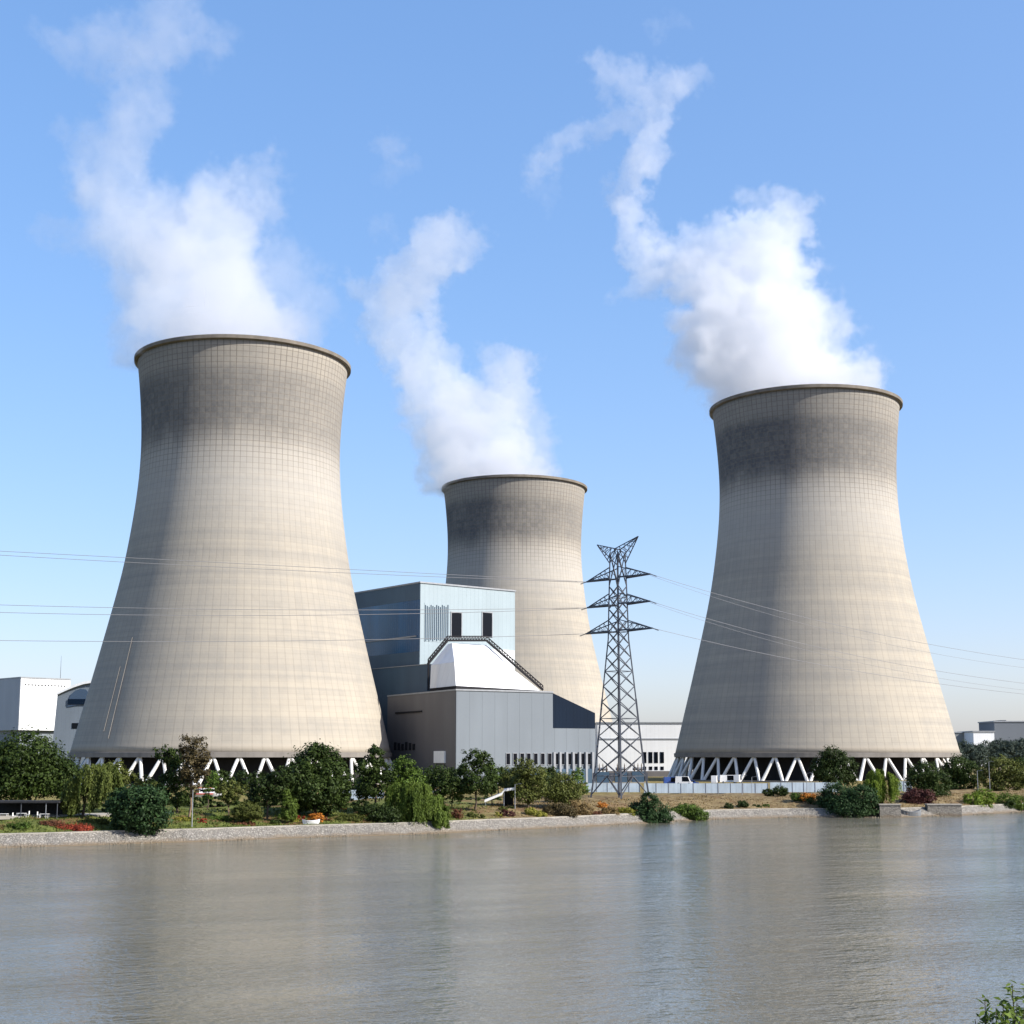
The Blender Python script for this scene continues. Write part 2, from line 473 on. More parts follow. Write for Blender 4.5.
# ------------------------------------------------------------------ cooling towers
# (radius, height above the foot of the shell)
SHELL = [(57.9, 0), (56.7, 5), (54.0, 16), (51.2, 27), (48.3, 39), (44.5, 55), (41.9, 67), (40.1, 78), (38.5, 90), (37.5, 100), (37.05, 109), (37.0, 116), (37.4, 125), (38.2, 135), (39.1, 143.3), (39.5, 146.6)]


def smooth_profile(pr, n=60):
    z = np.array([p[1] for p in pr]); r = np.array([p[0] for p in pr])
    zz = np.linspace(0, z[-1], n); rr = np.interp(zz, z, r)
    for _ in range(6): rr[1:-1] = .25 * rr[:-2] + .5 * rr[1:-1] + .25 * rr[2:]
    return list(zip(rr, zz))


SP = smooth_profile(SHELL)
SHELL_Z = 15.2


def cooling_tower(X, Y, label, seed, rot=0., ladder_phi=None, zg=4.4):
    t = thing('cooling_tower', label, 'cooling tower', (X, Y, SHELL_Z), rot, 'hyperboloid cooling towers')
    b = MB()
    outer = SP; inner = [(r - .8, z) for r, z in SP]
    b.lathe(outer + inner[::-1], 144, closed=True)
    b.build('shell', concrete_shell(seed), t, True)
    # smooth shading would round the lip, so the rim is its own ring
    rt, zt = SP[-1]
    b = MB(); b.lathe([(rt + .05, zt - .5), (rt + 1.25, zt - .25), (rt + 1.3, zt + 1.0), (rt - 1.2, zt + 1.05), (rt - 1.2, zt + .1)], 144, closed=True)
    b.build('rim', M['rim'], t)
    b = MB(); b.lathe([(58.25, -1.3), (58.4, .35), (57.8, .4), (55.3, -.2), (55.2, -1.3)], 144, closed=True)
    b.build('ring_beam', M['ring'], t)
    N = 42; zf = zg - SHELL_Z - .3
    for k in range(N):
        a = 2 * math.pi * k / N
        for sgn in (-1, 1):
            a2 = a + sgn * math.pi / N
            top = Vector((57.0 * math.cos(a + sgn * .004), 57.0 * math.sin(a + sgn * .004), -1.2))
            foot = Vector((61.4 * math.cos(a2 - sgn * .004), 61.4 * math.sin(a2 - sgn * .004), zf))
            MB().bar(foot, top, 1.3, 1.15, 8).build('column', M['column'], t)
    b = MB(); b.lathe([(63.2, zf - .5), (63.2, zf + 1.0), (59.6, zf + 1.0), (59.6, zf - .5)], 96, closed=True)
    b.build('basin_kerb', M['ring'], t)
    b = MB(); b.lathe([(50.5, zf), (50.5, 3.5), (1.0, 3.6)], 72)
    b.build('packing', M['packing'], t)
    if ladder_phi is not None:
        for off, h0, h1 in ((0, 3, 40), (-.06, 6, 30)):
            pts = []
            for r, z in SP:
                if h0 <= z <= h1:
                    pts.append(((r + .35) * math.cos(ladder_phi + off), (r + .35) * math.sin(ladder_phi + off), z))
            b = MB(); b.tube(pts, .13, 6); b.build('ladder_rail', M['ring'], t)
    return t


M['rim'] = weathered('rim_concrete', (.17, .15, .125), .9, .3, .1)
M['ring'] = weathered('ring_beam_concrete', (.2, .185, .17), .9, .2, .1)
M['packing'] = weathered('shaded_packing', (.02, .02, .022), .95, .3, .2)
D1, D2, D3 = 530.0, 783.0, 598.0
X1, X2, X3 = ray(233.5, 757).x * D1, ray(514.5, 757).x * D2, ray(815, 757).x * D3
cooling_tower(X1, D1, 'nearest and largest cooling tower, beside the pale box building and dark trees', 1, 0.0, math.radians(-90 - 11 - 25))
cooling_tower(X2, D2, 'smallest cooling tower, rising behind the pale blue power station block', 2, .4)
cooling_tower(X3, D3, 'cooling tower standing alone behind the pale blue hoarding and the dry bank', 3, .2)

# ------------------------------------------------------------------ power station
def local_s(x, C, e):
    """distance along plan direction e from corner C at which pixel column x is met"""
    k = ray(x, 757).x
    return (C.x - k * C.y) / (k * e.y - e.x)


def zpx(y, d): return CAMZ + ray(512, y).z * d


# turbine hall: near corner at pixel column 456
C = Vector((ray(456, 740).x * 500, 500)); e1 = Vector((.88, .475)).normalized(); rot = math.atan2(e1.y, e1.x); e2 = Vector((-e1.y, e1.x))
hall = thing('turbine_hall', 'broad grey turbine hall with slot windows and a navy sloping end', 'building', (C.x, C.y, 4.2), rot)
zt = zpx(690.5, 500) - 4.2
sE, sM = local_s(596, C, e1), local_s(553, C, e1)
dep = lambda s: C.y + e1.y * s
b = MB(); b.prism([(0, 0), (sM, 0), (sM, 60), (0, 60)], -1, zt); wallh = b.build('wall', M['grey_clad'], hall)
b = MB(); b.box(-.12, 0, .25, 60, -1, zt - .05); b.build('side_wall', M['brown_clad'], hall)
zE = zpx(713, dep(sE)) - 4.2; zN = zpx(728, dep(sM)) - 4.2
b = MB(); b.prism([(sM + .02, .35), (sE, .35), (sE, 55), (sM + .02, 55)], -1, zN); b.build('end_wall', M['grey_clad'], hall)
b = MB(); b.prism([(sM + .02, .25), (sE - .1, .25), (sE - .1, 54.8), (sM + .02, 54.8)], zN + .01, [zt, zE, zE, zt]); b.build('navy_gable', M['navy'], hall)
b = MB(); b.prism([(-.3, -.3), (sM + .1, -.3), (sM + .1, 60.2), (-.3, 60.2)], zt + .01, zt + .55); b.build('roof_parapet', M['steel_light'], hall)
# slot windows with pale pilasters
for x in [508, 515, 522, 528.5, 535.5, 542.5, 549.5, 557, 563, 570, 576.5, 583, 589.5]:
    s = local_s(x, C, e1); d = dep(s); y0 = -.06 if s < sM else .29
    wd = 1.5 if x < 553 else 1.25
    z0, z1 = zpx(764.5, d) - 4.2, zpx(753.5, d) - 4.2
    wn = MB().box(s - wd / 2, s + wd / 2, y0 - .02, y0 + .3, z0, z1).build('window', M['glass'], hall)
    f = MB(); q = y0 - .16
    f.box(s - wd / 2 - .14, s + wd / 2 + .14, q, y0 + .1, z1 + .004, z1 + .2); f.box(s - wd / 2 - .14, s + wd / 2 + .14, q, y0 + .1, z0 - .2, z0 - .004)
    f.box(s - wd / 2 - .14, s - wd / 2 - .004, q + .01, y0 + .09, z0, z1); f.box(s + wd / 2 + .004, s + wd / 2 + .14, q + .01, y0 + .09, z0, z1)
    f.build('window_frame', M['steel_light'], wn)
for x in [554, 560, 566.5, 573, 579.5, 586, 592.5]:
    s = local_s(x, C, e1); d = dep(s)
    b = MB(); b.box(s - .42, s + .42, -.55, .33, -1, zpx(752, d) - 4.2); b.build('pilaster', M['steel_light'], hall)
zb = zpx(769, 515) - 4.2
b = MB(); b.box(local_s(500, C, e1), sE - .2, -.5 + .1, .3, -1, zb); b.build('plinth', M['slate_blue'], hall)
# side wall slots, pipe and white notice board
s = local_s(430, C, e2); d = C.y + e2.y * s
b = MB(); b.box(-.5, -.13, 28, 52, zpx(711.5, d) - 4.2, zpx(710, d) - 4.2); b.build('cable_tray', M['black'], hall)
for k in range(6):
    yy = 34 + k * 3.4
    MB().box(-.35, -.13, yy, yy + 1.9, zpx(750, 535) - 4.2, zpx(744 - (k % 3), 535) - 4.2).build('vent', M['black'], hall)
sa, sb = local_s(446, C, e2), local_s(435.5, C, e2); d = C.y + e2.y * sa
b = MB(); b.box(-.75, -.14, sa, sb, zpx(763, d) - 4.2, zpx(751, d) - 4.2); b.build('white_panel', M['white_paint'], hall)

# boiler house: tall block behind
C = Vector((ray(420, 640).x * 545, 545)); e1 = Vector((.78, .62)).normalized(); rot = math.atan2(e1.y, e1.x); e2 = Vector((-e1.y, e1.x))
bh = thing('boiler_house', 'tall pale blue boiler house with two dark tall windows and dark blue side', 'building', (C.x, C.y, 4.2), rot)
zt = zpx(583, 545) - 4.2; sE = local_s(515, C, e1); sW = local_s(345, C, e2)
dep = lambda s: C.y + e1.y * s
b = MB(); b.box(0, sE, 0, sW, -1, zt); b.build('wall', M['pale_blue_clad'], bh)
zst = zpx(606, 570) - 4.2
zlo = zpx(654, 560) - 4.2
b = MB(); b.box(-.14, -.003, .2, sW, zlo + .01, zst - .01); b.build('side_wall', M['dark_blue_clad'], bh)
b = MB(); b.box(-.2, -.003, .1, sW, zst, zt - .02); b.build('side_upper_wall', M['slate_blue'], bh)
b = MB(); b.box(-.2, -.003, .1, sW, -1, zlo); b.build('side_lower_wall', M['slate_blue'], bh)
zg1 = zpx(640, 565) - 4.2
b = MB(); b.box(-.5, -.145, 2, sW, zg1 - .25, zg1 + .25); b.build('side_gutter', M['steel_light'], bh)
b = MB(); b.prism([(-.4, -.4), (sE + .3, -.4), (sE + .3, sW), (-.4, sW)], zt + .01, zt + .6); b.build('roof_parapet', M['steel_light'], bh)
for xa, xb in ((450.5, 460.5), (482, 491.5)):
    s0, s1 = local_s(xa, C, e1), local_s(xb, C, e1); d = dep(s0)
    wn = MB().box(s0, s1, -.08, .3, zpx(637, d) - 4.2, zpx(612.5, d) - 4.2).build('window', M['glass'], bh)
    f = MB(); z0, z1 = zpx(637, d) - 4.2, zpx(612.5, d) - 4.2
    f.box(s0 - .35, s0 - .01, -.25, .05, z0, z1); f.box(s1 + .01, s1 + .35, -.25, .05, z0, z1); f.box(s0 - .35, s1 + .35, -.27, .04, z1 + .01, z1 + .4)
    f.build('window_frame', M['steel_light'], wn)
lv = MB()
for k in range(13):
    x = 424 + k * 1.9; s = local_s(x, C, e1); d = dep(s)
    lv.box(s - .13, s + .13, -.35, -.01, zpx(641 - (k % 2), d) - 4.2, zpx(605 + (k % 3), d) - 4.2)
lv.build('louvre', M['slate_blue'], bh)
s0, s1 = local_s(423, C, e1), local_s(448, C, e1)
b = MB(); b.box(s0, s1, -.1, -.004, zpx(642, 550) - 4.2, zpx(603.5, 550) - 4.2); b.build('louvre_panel', M['pale_blue_clad'], bh)
# white skirt below
b = MB(); b.box(local_s(468, C, e1), sE - .6, -.3, -.005, zpx(690, 560) - 4.2, zpx(648, 560) - 4.2); b.build('white_skirt', M['white_clad'], bh)
# annex at the foot of the dark side
b = MB(); b.box(-2.2, 1.0, -8, sW, -1, zpx(664.5, 537) - 4.2); b.build('annex', M['slate_blue'], bh)
b = MB(); b.box(-2.4, 1.1, -8.1, sW, zpx(664.5, 537) - 4.19, zpx(664.5, 537) - 3.9); b.build('annex_roof', M['steel_light'], bh)

# white hopper-shaped filter house standing on the hall roof, with stair trusses on its slopes
zr = zpx(690, 500) + .6
base0 = Vector((ray(456, 688).x * 506, 506))
fh = thing('filter_house', 'white tapering filter house on the turbine hall roof with dark stairs', 'building', (base0.x, base0.y, zr))
loc = lambda p: Vector((p.x - base0.x, p.y - base0.y, p.z - zr))
pA, pB, pC_ = P(430, 685, 526), P(456, 686, 506), P(540, 687, 543)
pA.z = pB.z = pC_.z = zr + 1.2
pD = pA + (pC_ - pB); pD.z = zr + 1.2
qA, qB, qC = P(447.5, 643, 536), P(452, 643, 530), P(487, 642.5, 540); zq = qB.z
for q in (qA, qC): q.z = zq
qD = qA + (qC - qB)
mA, mB, mC = P(431, 663, 528), P(454.5, 662, 510), P(511, 662, 542)
mA.z = mC.z = mB.z; mD = mA + (mC - mB)
b = MB(); b.loft([loc(p) for p in (pB, pC_, pD, pA)], [loc(q) for q in (mB, mC, mD, mA)]); b.build('lower_wall', M['white_clad'], fh)
up_ = Vector((0, 0, .02))
b = MB(); b.loft([loc(p + up_) for p in (mB, mC, mD, mA)], [loc(q) for q in (qB, qC, qD, qA)]); b.build('hopper', M['white_clad'], fh)
b = MB(); b.loft([loc(p + Vector((0, 0, -1.15)) * 1) for p in (pB, pC_, pD, pA)], [loc(p + Vector((0, 0, -.02))) for p in (pB, pC_, pD, pA)]); b.build('under_shadow', M['black'], fh)  # black strip stands in for the shadow line under the white walls


def stair(name, a, b_, n, h=1.6):
    g = MB(); a, b_ = loc(a), loc(b_); up = Vector((0, 0, h))
    g.bar(a, b_, 1.0); g.bar(a + up, b_ + up, .5)
    for k in range(n + 1):
        p = a.lerp(b_, k / n); g.bar(p, p + up, .45)
        if k < n:
            q = a.lerp(b_, (k + 1) / n); g.bar(p, q + up, .4)
    return g.build(name, M['black'], fh)


stair('stair_truss', P(487, 641, 538), P(543, 690, 545), 22)
stair('stair_truss', P(447, 641, 526), P(428, 664, 520), 9)
stair('stair_truss', P(428.5, 664, 520), P(428.5, 690, 519), 6, 1.2)
stair('roof_walkway', P(447, 640.5, 528), P(487, 640.5, 537), 14)

# white hall far behind the pylon
D = 705; xl, xr = ray(597.5, 740).x * D, ray(716, 740).x * D
wh = thing('white_hall', 'long low white hall beyond the pylon, beside the alone standing tower', 'building', (xl, D, 4.5))
ztp = zpx(723.5, D) - 4.5; wdt = xr - xl
MB().box(0, wdt, 0, 60, -1, ztp).build('wall', M['white_clad'], wh)
MB().box(-.4, wdt + .4, -.4, 60.4, ztp + .01, ztp + .7).build('roof_edge', M['steel_light'], wh)
zz = zpx(739, D) - 4.5
MB().box(.2, wdt, -.25, -.01, zz - .3, zz + .3).build('gutter', M['steel_light'], wh)
for x in (644.5, 650.5, 656, 662):
    s = ray(x, 757).x * D - xl
    MB().box(s - .95, s + .95, -.15, .2, zpx(763, D) - 4.5, zpx(752, D) - 4.5).build('window', M['glass'], wh)
    MB().box(s - .8, s + .8, -.15, .2, zpx(770, D) - 4.5, zpx(766.5, D) - 4.5).build('window', M['glass'], wh)
MB().box(4, wdt, -1.5, -.26, -1, zpx(771, D) - 4.5).build('plinth', M['brown_clad'], wh)

# white box building at the left
D = 790
C = Vector((ray(20, 700).x * D, D)); e1 = Vector((.70, .71)).normalized(); rot = math.atan2(e1.y, e1.x); e2 = Vector((-e1.y, e1.x))
zb_ = 5.0
bx = thing('box_building', 'tall white box building with grey side above the big dark tree', 'building', (C.x, C.y, zb_), rot)
zt = zpx(678, D) - zb_; sE = local_s(67, C, e1); zlo = zpx(730, D) - zb_
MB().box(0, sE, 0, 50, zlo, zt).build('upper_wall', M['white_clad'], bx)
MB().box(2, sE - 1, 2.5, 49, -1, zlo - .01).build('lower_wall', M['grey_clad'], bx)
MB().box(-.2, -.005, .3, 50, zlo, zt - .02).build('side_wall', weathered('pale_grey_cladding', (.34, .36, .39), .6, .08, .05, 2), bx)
MB().box(-.3, sE + .3, -.3, 50.2, zt + .01, zt + .7).build('roof_edge', M['steel_light'], bx)
zv = zpx(684.5, D) - zb_
for k in range(13):
    s = sE * (.08 + .066 * k)
    MB().box(s, s + .9, -.1, .1, zv - .35, zv + .35).build('vent', M['glass'], bx)
am = MB(); am.tube([(sE - 3, 6, zt), (sE - 3, 6, zt + 14)], [.16, .06], 5); am.build('mast', M['steel_dark'], bx)

# arched hall in front of it, running behind the nearest tower
D = 690
C = Vector((ray(57, 720).x * D, D)); zb_ = 5.0
ah = thing('arched_hall', 'pale grey hall with curved white roof and half-round dark window', 'building', (C.x, C.y, zb_))
wpx = [(57.5, 695), (66, 691), (75, 687.3), (84, 684.3), (92, 683), (101, 683.6), (112, 687), (124, 693)]
prof = [((ray(x, y).x * D) - C.x, zpx(y, D) - zb_) for x, y in wpx]
lx = (ray(50, 757).x * D) - C.x
lo = [(lx, -1)] + [prof[0]] + prof[1:] + [(prof[-1][0] + 6, -1)]
k = len(lo)
b = MB(); b.add([(x, 0, z) for x, z in lo] + [(x, 45, z) for x, z in lo], [tuple(range(k)), tuple(range(2 * k - 1, k - 1, -1))] + [((i + 1) % k, i, k + i, k + (i + 1) % k) for i in range(k)])
b.build('wall', weathered('blue_grey_render', (.15, .18, .215), .7, .1, .05, 2), ah)
b = MB(); q = len(prof)
top = [(x, z + .02) for x, z in prof]; hi = [(x, z + 1.2) for x, z in prof]
b.add([(x, -1.2, z) for x, z in top] + [(x, -1.2, z) for x, z in hi] + [(x, 45.4, z) for x, z in top] + [(x, 45.4, z) for x, z in hi],
      [(i, i + 1, q + i + 1, q + i) for i in range(q - 1)] + [(q + i, q + i + 1, 3 * q + i + 1, 3 * q + i) for i in range(q - 1)] + [(i + 1, i, 2 * q + i, 2 * q + i + 1) for i in range(q - 1)] + [(2 * q + i + 1, 2 * q + i, 3 * q + i, 3 * q + i + 1) for i in range(q - 1)] + [(0, q, 3 * q, 2 * q), (q - 1, 2 * q + q - 1, 3 * q + q - 1, q + q - 1)])
b.build('vaulted_roof', M['white_clad'], ah)
ow = [(67.5, 707), (68.5, 700), (71, 694.5), (75.5, 690.5), (81, 688.8), (86, 689.5), (89, 693), (90.5, 698.5), (90, 703.5)]
pts = [((ray(x, y).x * D) - C.x, zpx(y, D) - zb_) for x, y in ow]; k = len(pts)
b = MB(); b.add([(x, -.35, z) for x, z in pts] + [(x, .2, z) for x, z in pts], [tuple(range(k)), tuple(range(2 * k - 1, k - 1, -1))] + [((i + 1) % k, i, k + i, k + (i + 1) % k) for i in range(k)])
ww = b.build('window', mat('blue_glass', (.03, .06, .11), .1, 0, .6), ah)
b = MB(); xa, xb = pts[0][0] + .3, pts[-1][0] - .3; za, zb2 = zpx(704.5, D) - zb_, zpx(699, D) - zb_
b.box(xa, xb, -.6, -.36, za, zb2); b.build('transom', M['navy'], ww)
xs = (ray(72, 727).x * D) - C.x
MB().box(xs, xs + 6.4, -.2, .2, zpx(728.5, D) - zb_, zpx(723, D) - zb_).build('window', M['glass'], ah)

# far buildings at the right edge
D = 1500
def far_building(x0, x1, ytop, d, m, label, name='far_building', steps=()):
    xl = ray(x0, 750).x * d; xr = ray(x1, 750).x * d
    t = thing(name, label, 'building', (xl, d, 6.5)); h = zpx(ytop, d) - 6.5
    MB().box(0, xr - xl, 0, 50, -2, h).build('wall', m, t)
    MB().box(-.8, xr - xl + .8, -.8, 51, h + .01, h + 1.2).build('roof_edge', M['steel_light'], t)
    for (a, b2, yt, mm) in steps:
        MB().box(ray(a, 750).x * d - xl, ray(b2, 750).x * d - xl, 4, 30, h + 1.21, zpx(yt, d) - 6.5).build('roof_unit', mm, t)
    return t
far_building(995.5, 1060, 722, 1500, weathered('far_slate', (.115, .13, .15), .7, .06, .01), 'dark slate block building far off at the right edge', steps=[(1004, 1009, 720, M['steel_dark'])])
far_building(974, 995, 732, 1450, M['white_clad'], 'small white shed far off beside the dark slate block', 'far_shed', steps=[(985, 990, 730.8, M['steel_dark'])])
far_building(950, 974, 733, 1480, weathered('far_grey', (.2, .215, .22), .7, .06, .01), 'low grey shed far off next to the right tower foot', 'far_shed')

# ------------------------------------------------------------------ pylon
d0 = 346.0
pc = ground_at(620, d0); px0 = pc.x
top_z = zpx(543, d0)
arm_dir = Vector((.68, -.73, 0)); arm_nrm = Vector((.73, .68, 0))
pyl = thing('transmission_pylon', 'dark steel lattice transmission pylon with three pairs of crossarms', 'pylon', (px0, d0, 0))
def hw(z):  # half width of the body at height z
    zs = [4, 14, 30, 42.5, 56, 62]; ws = [5.0, 3.9, 2.75, 1.75, 1.5, 1.3]
    return float(np.interp(z, zs, ws))
diag = [Vector((1, 0, 0)), Vector((0, 1, 0)), Vector((-1, 0, 0)), Vector((0, -1, 0))]
DI = [(arm_dir * a + arm_nrm * b2) for a, b2 in ((1, 1), (-1, 1), (-1, -1), (1, -1))]
ztop = zpx(553, d0)
corner = lambda k, z: DI[k % 4] * hw(z) + Vector((0, 0, z))
feet = []
for k in range(4):
    c = corner(k, 5); X, Y = px0 + c.x * 1.05, d0 + c.y * 1.05
    feet.append(ground_z(X, Y) - .3)
for k in range(4):
    zs = [feet[k], 12, 20, 28, 36, 42.5, 50, ztop]
    b = MB()
    for i in range(len(zs) - 1): b.bar(corner(k, zs[i]), corner(k, zs[i + 1]), .56 if i < 3 else .42, None, 4)
    b.build('leg', M['steel_dark'], pyl)
levels = [9.5, 14.5, 19, 23.2, 27.2, 31, 34.6, 38, 41.2, 44.2, 47, 49.8, 52.6, 55.4, ztop]
for k in range(4):
    b = MB()
    for i in range(len(levels) - 1):
        za, zb3 = levels[i], levels[i + 1]
        b.bar(corner(k, za), corner(k + 1, zb3), .25); b.bar(corner(k + 1, za), corner(k, zb3), .25)
        if i % 3 == 0: b.bar(corner(k, za), corner(k + 1, za), .2)
    mid = (corner(k, 9.5) + corner(k + 1, 9.5)) * .5
    b.bar(corner(k, feet[k] + 1.0), mid, .26); b.bar(corner(k + 1, feet[(k + 1) % 4] + 1.0), mid, .26)
    b.build('lattice', M['steel_dark'], pyl)
tips = {}
for lv_, (yl, yr) in enumerate(((577.5, 572.5), (605, 601), (631, 625.5))):
    z = zpx(578 + lv_ * 26.5, d0)
    for sgn in (-1, 1):
        ln = 10.6 - (0, .2, -.4)[lv_]
        tip = arm_dir * sgn * ln + Vector((0, 0, z))
        b = MB()
        for side in (-1, 1):
            rt_ = arm_dir * sgn * hw(z) + arm_nrm * side * hw(z)
            lo_, hi_ = rt_ + Vector((0, 0, z)), rt_ + Vector((0, 0, z + 2.6))
            b.bar(lo_, tip, .5); b.bar(hi_, tip, .3)
            for q in range(5):
                f0, f1 = q / 5, (q + 1) / 5
                b.bar(lo_.lerp(tip, f0), hi_.lerp(tip, f1), .16)
                b.bar(lo_.lerp(tip, f1), hi_.lerp(tip, f1), .14)
        for q in range(5):
            l0 = (arm_dir * sgn * hw(z) + arm_nrm * hw(z) + Vector((0, 0, z))).lerp(tip, q / 5); l1 = (arm_dir * sgn * hw(z) - arm_nrm * hw(z) + Vector((0, 0, z))).lerp(tip, (q + 1) / 5)
            b.bar(l0, l1, .16)
        b.build('crossarm', M['steel_dark'], pyl)
        tips[(lv_, sgn)] = tip + Vector((px0, d0, 0))
for sgn in (-1, 1):
    tip = arm_dir * sgn * 6.9 + Vector((0, 0, top_z + (0.9 if sgn > 0 else .3)))
    b = MB()
    for side in (-1, 1):
        i0 = arm_dir * -sgn * .2 + arm_nrm * side * 1.0 + Vector((0, 0, ztop + .9)); o0 = arm_dir * sgn * 1.5 + arm_nrm * side * 1.2 + Vector((0, 0, ztop - 2.6))
        b.bar(i0, tip, .26); b.bar(o0, tip, .26); b.bar(i0, o0, .22)
        for q in range(5): b.bar(i0.lerp(tip, q / 5), o0.lerp(tip, (q + 1) / 5), .15); b.bar(o0.lerp(tip, q / 5), i0.lerp(tip, q / 5), .13)
    b.build('earthwire_horn', M['steel_dark'], pyl)
    tips[('top', sgn)] = tip + Vector((px0, d0, 0))
b = MB()
for k in range(4): b.bar(corner(k, ztop), Vector((0, 0, ztop + 1.0)), .22)
b.build('cap_frame', M['steel_dark'], pyl)

# conductors: straight in plan from the arm tips, sagging
def conductor(p0, sgn, ends, d_end, label, r=.055, drop=0):
    """pixel points ends = [(x,y),(x,y)] guide the sag; sgn -1 runs left, +1 runs right"""
    xe, ye = ends[-1]
    pe = P(xe, ye, d_end)
    # insulator string first
    a = p0 + Vector((0, 0, -drop)); xs_, ys_ = [], []
    def proj(p):
        v = p - Vector((0, 0, CAMZ)); dpt = v.y * cp + v.z * sp; return 512 + F * v.x / dpt, CY - F * (-v.y * sp + v.z * cp) / dpt
    xa, ya = proj(a)
    cx = np.polyfit([xa] + [e[0] for e in ends], [ya] + [e[1] for e in ends], 2)
    pts = []
    for i in range(33):
        t_ = i / 32; q = a.lerp(pe, t_); r_ = ray(*proj(q)); x_, _ = proj(q)
        y_ = np.polyval(cx, x_)
        if i == 0: y_ = ya
        rr_ = ray(x_, y_)
        pts.append(Vector((q.x, q.y, CAMZ + rr_.z * q.y)))
    b = MB(); b.tube(pts, r, 5)
    return tag(b.build('power_line', M['wire'], smooth=True), label, 'power line', 'power lines strung from the pylon')
left = [((0, -1), [(200, 561.5), (-60, 548)], 'upper power line crossing the nearest tower, upper of its close pair'),
        ((0, -1), [(200, 566), (-60, 551.5)], 'upper power line crossing the nearest tower, lower of its close pair'),
        ((1, -1), [(200, 609), (-60, 603)], 'middle power line crossing the nearest tower, upper of its close pair'),
        ((1, -1), [(200, 615.5), (-60, 610.5)], 'middle power line crossing the nearest tower, lower of its close pair'),
        ((2, -1), [(200, 641.5), (-60, 639.5)], 'lowest power line crossing the nearest tower'),]
for i, (key, ends, lab) in enumerate(left):
    conductor(tips[key] + Vector((0, .3 * (i % 2), -.1 * (i % 2))), -1, ends, 300, lab)
right = [((0, 1), [(775, 610), (1090, 668)], 'upper power line running from the pylon across the alone standing tower'),
         ((1, 1), [(775, 637), (1090, 690)], 'middle power line running from the pylon across the alone standing tower'),
         ((2, 1), [(775, 656), (1090, 700)], 'lowest power line running from the pylon across the alone standing tower')]
right += [((0, 1), [(775, 616), (1090, 675)], 'fainter power line just under the upper one across the alone standing tower'),
          ((1, 1), [(775, 642), (1090, 696)], 'fainter power line just under the middle one across the alone standing tower')]
for key, ends, lab in right: conductor(tips[key] - Vector((0, 0, .35 if 'fainter' in lab else 0)), 1, ends, 440, lab, .035 if 'fainter' in lab else .05)
for key, sgn in [((l, s_), s_) for l in range(3) for s_ in (-1, 1)]:
    p = tips[key] - Vector((px0, d0, 0)); b = MB()
    q = p + Vector((sgn * 1.6, .3, -.55))
    for k in range(7):
        a_ = p.lerp(q, k / 7); b_ = p.lerp(q, (k + .55) / 7); b.bar(a_, b_, .34, .22, 6)
    b.bar(p, q, .12); b.build('insulator', M['steel_dark'], pyl)

# ------------------------------------------------------------------ steam plumes (true volumes above each tower mouth)
def steam_mat():
    m = bpy.data.materials.new('steam'); m.use_nodes = True; t = m.node_tree
    t.nodes.remove(t.nodes['Principled BSDF'])
    pv = t.nodes.new('ShaderNodeVolumePrincipled'); pv.inputs['Color'].default_value = (.93, .94, .96, 1); pv.inputs['Anisotropy'].default_value = 0.45
    pv.inputs['Density'].default_value = 1.0; pv.inputs['Density Attribute'].default_value = 'density'
    t.links.new(pv.outputs[0], t.nodes['Material Output'].inputs['Volume'])
    return m


STEAM = steam_mat()


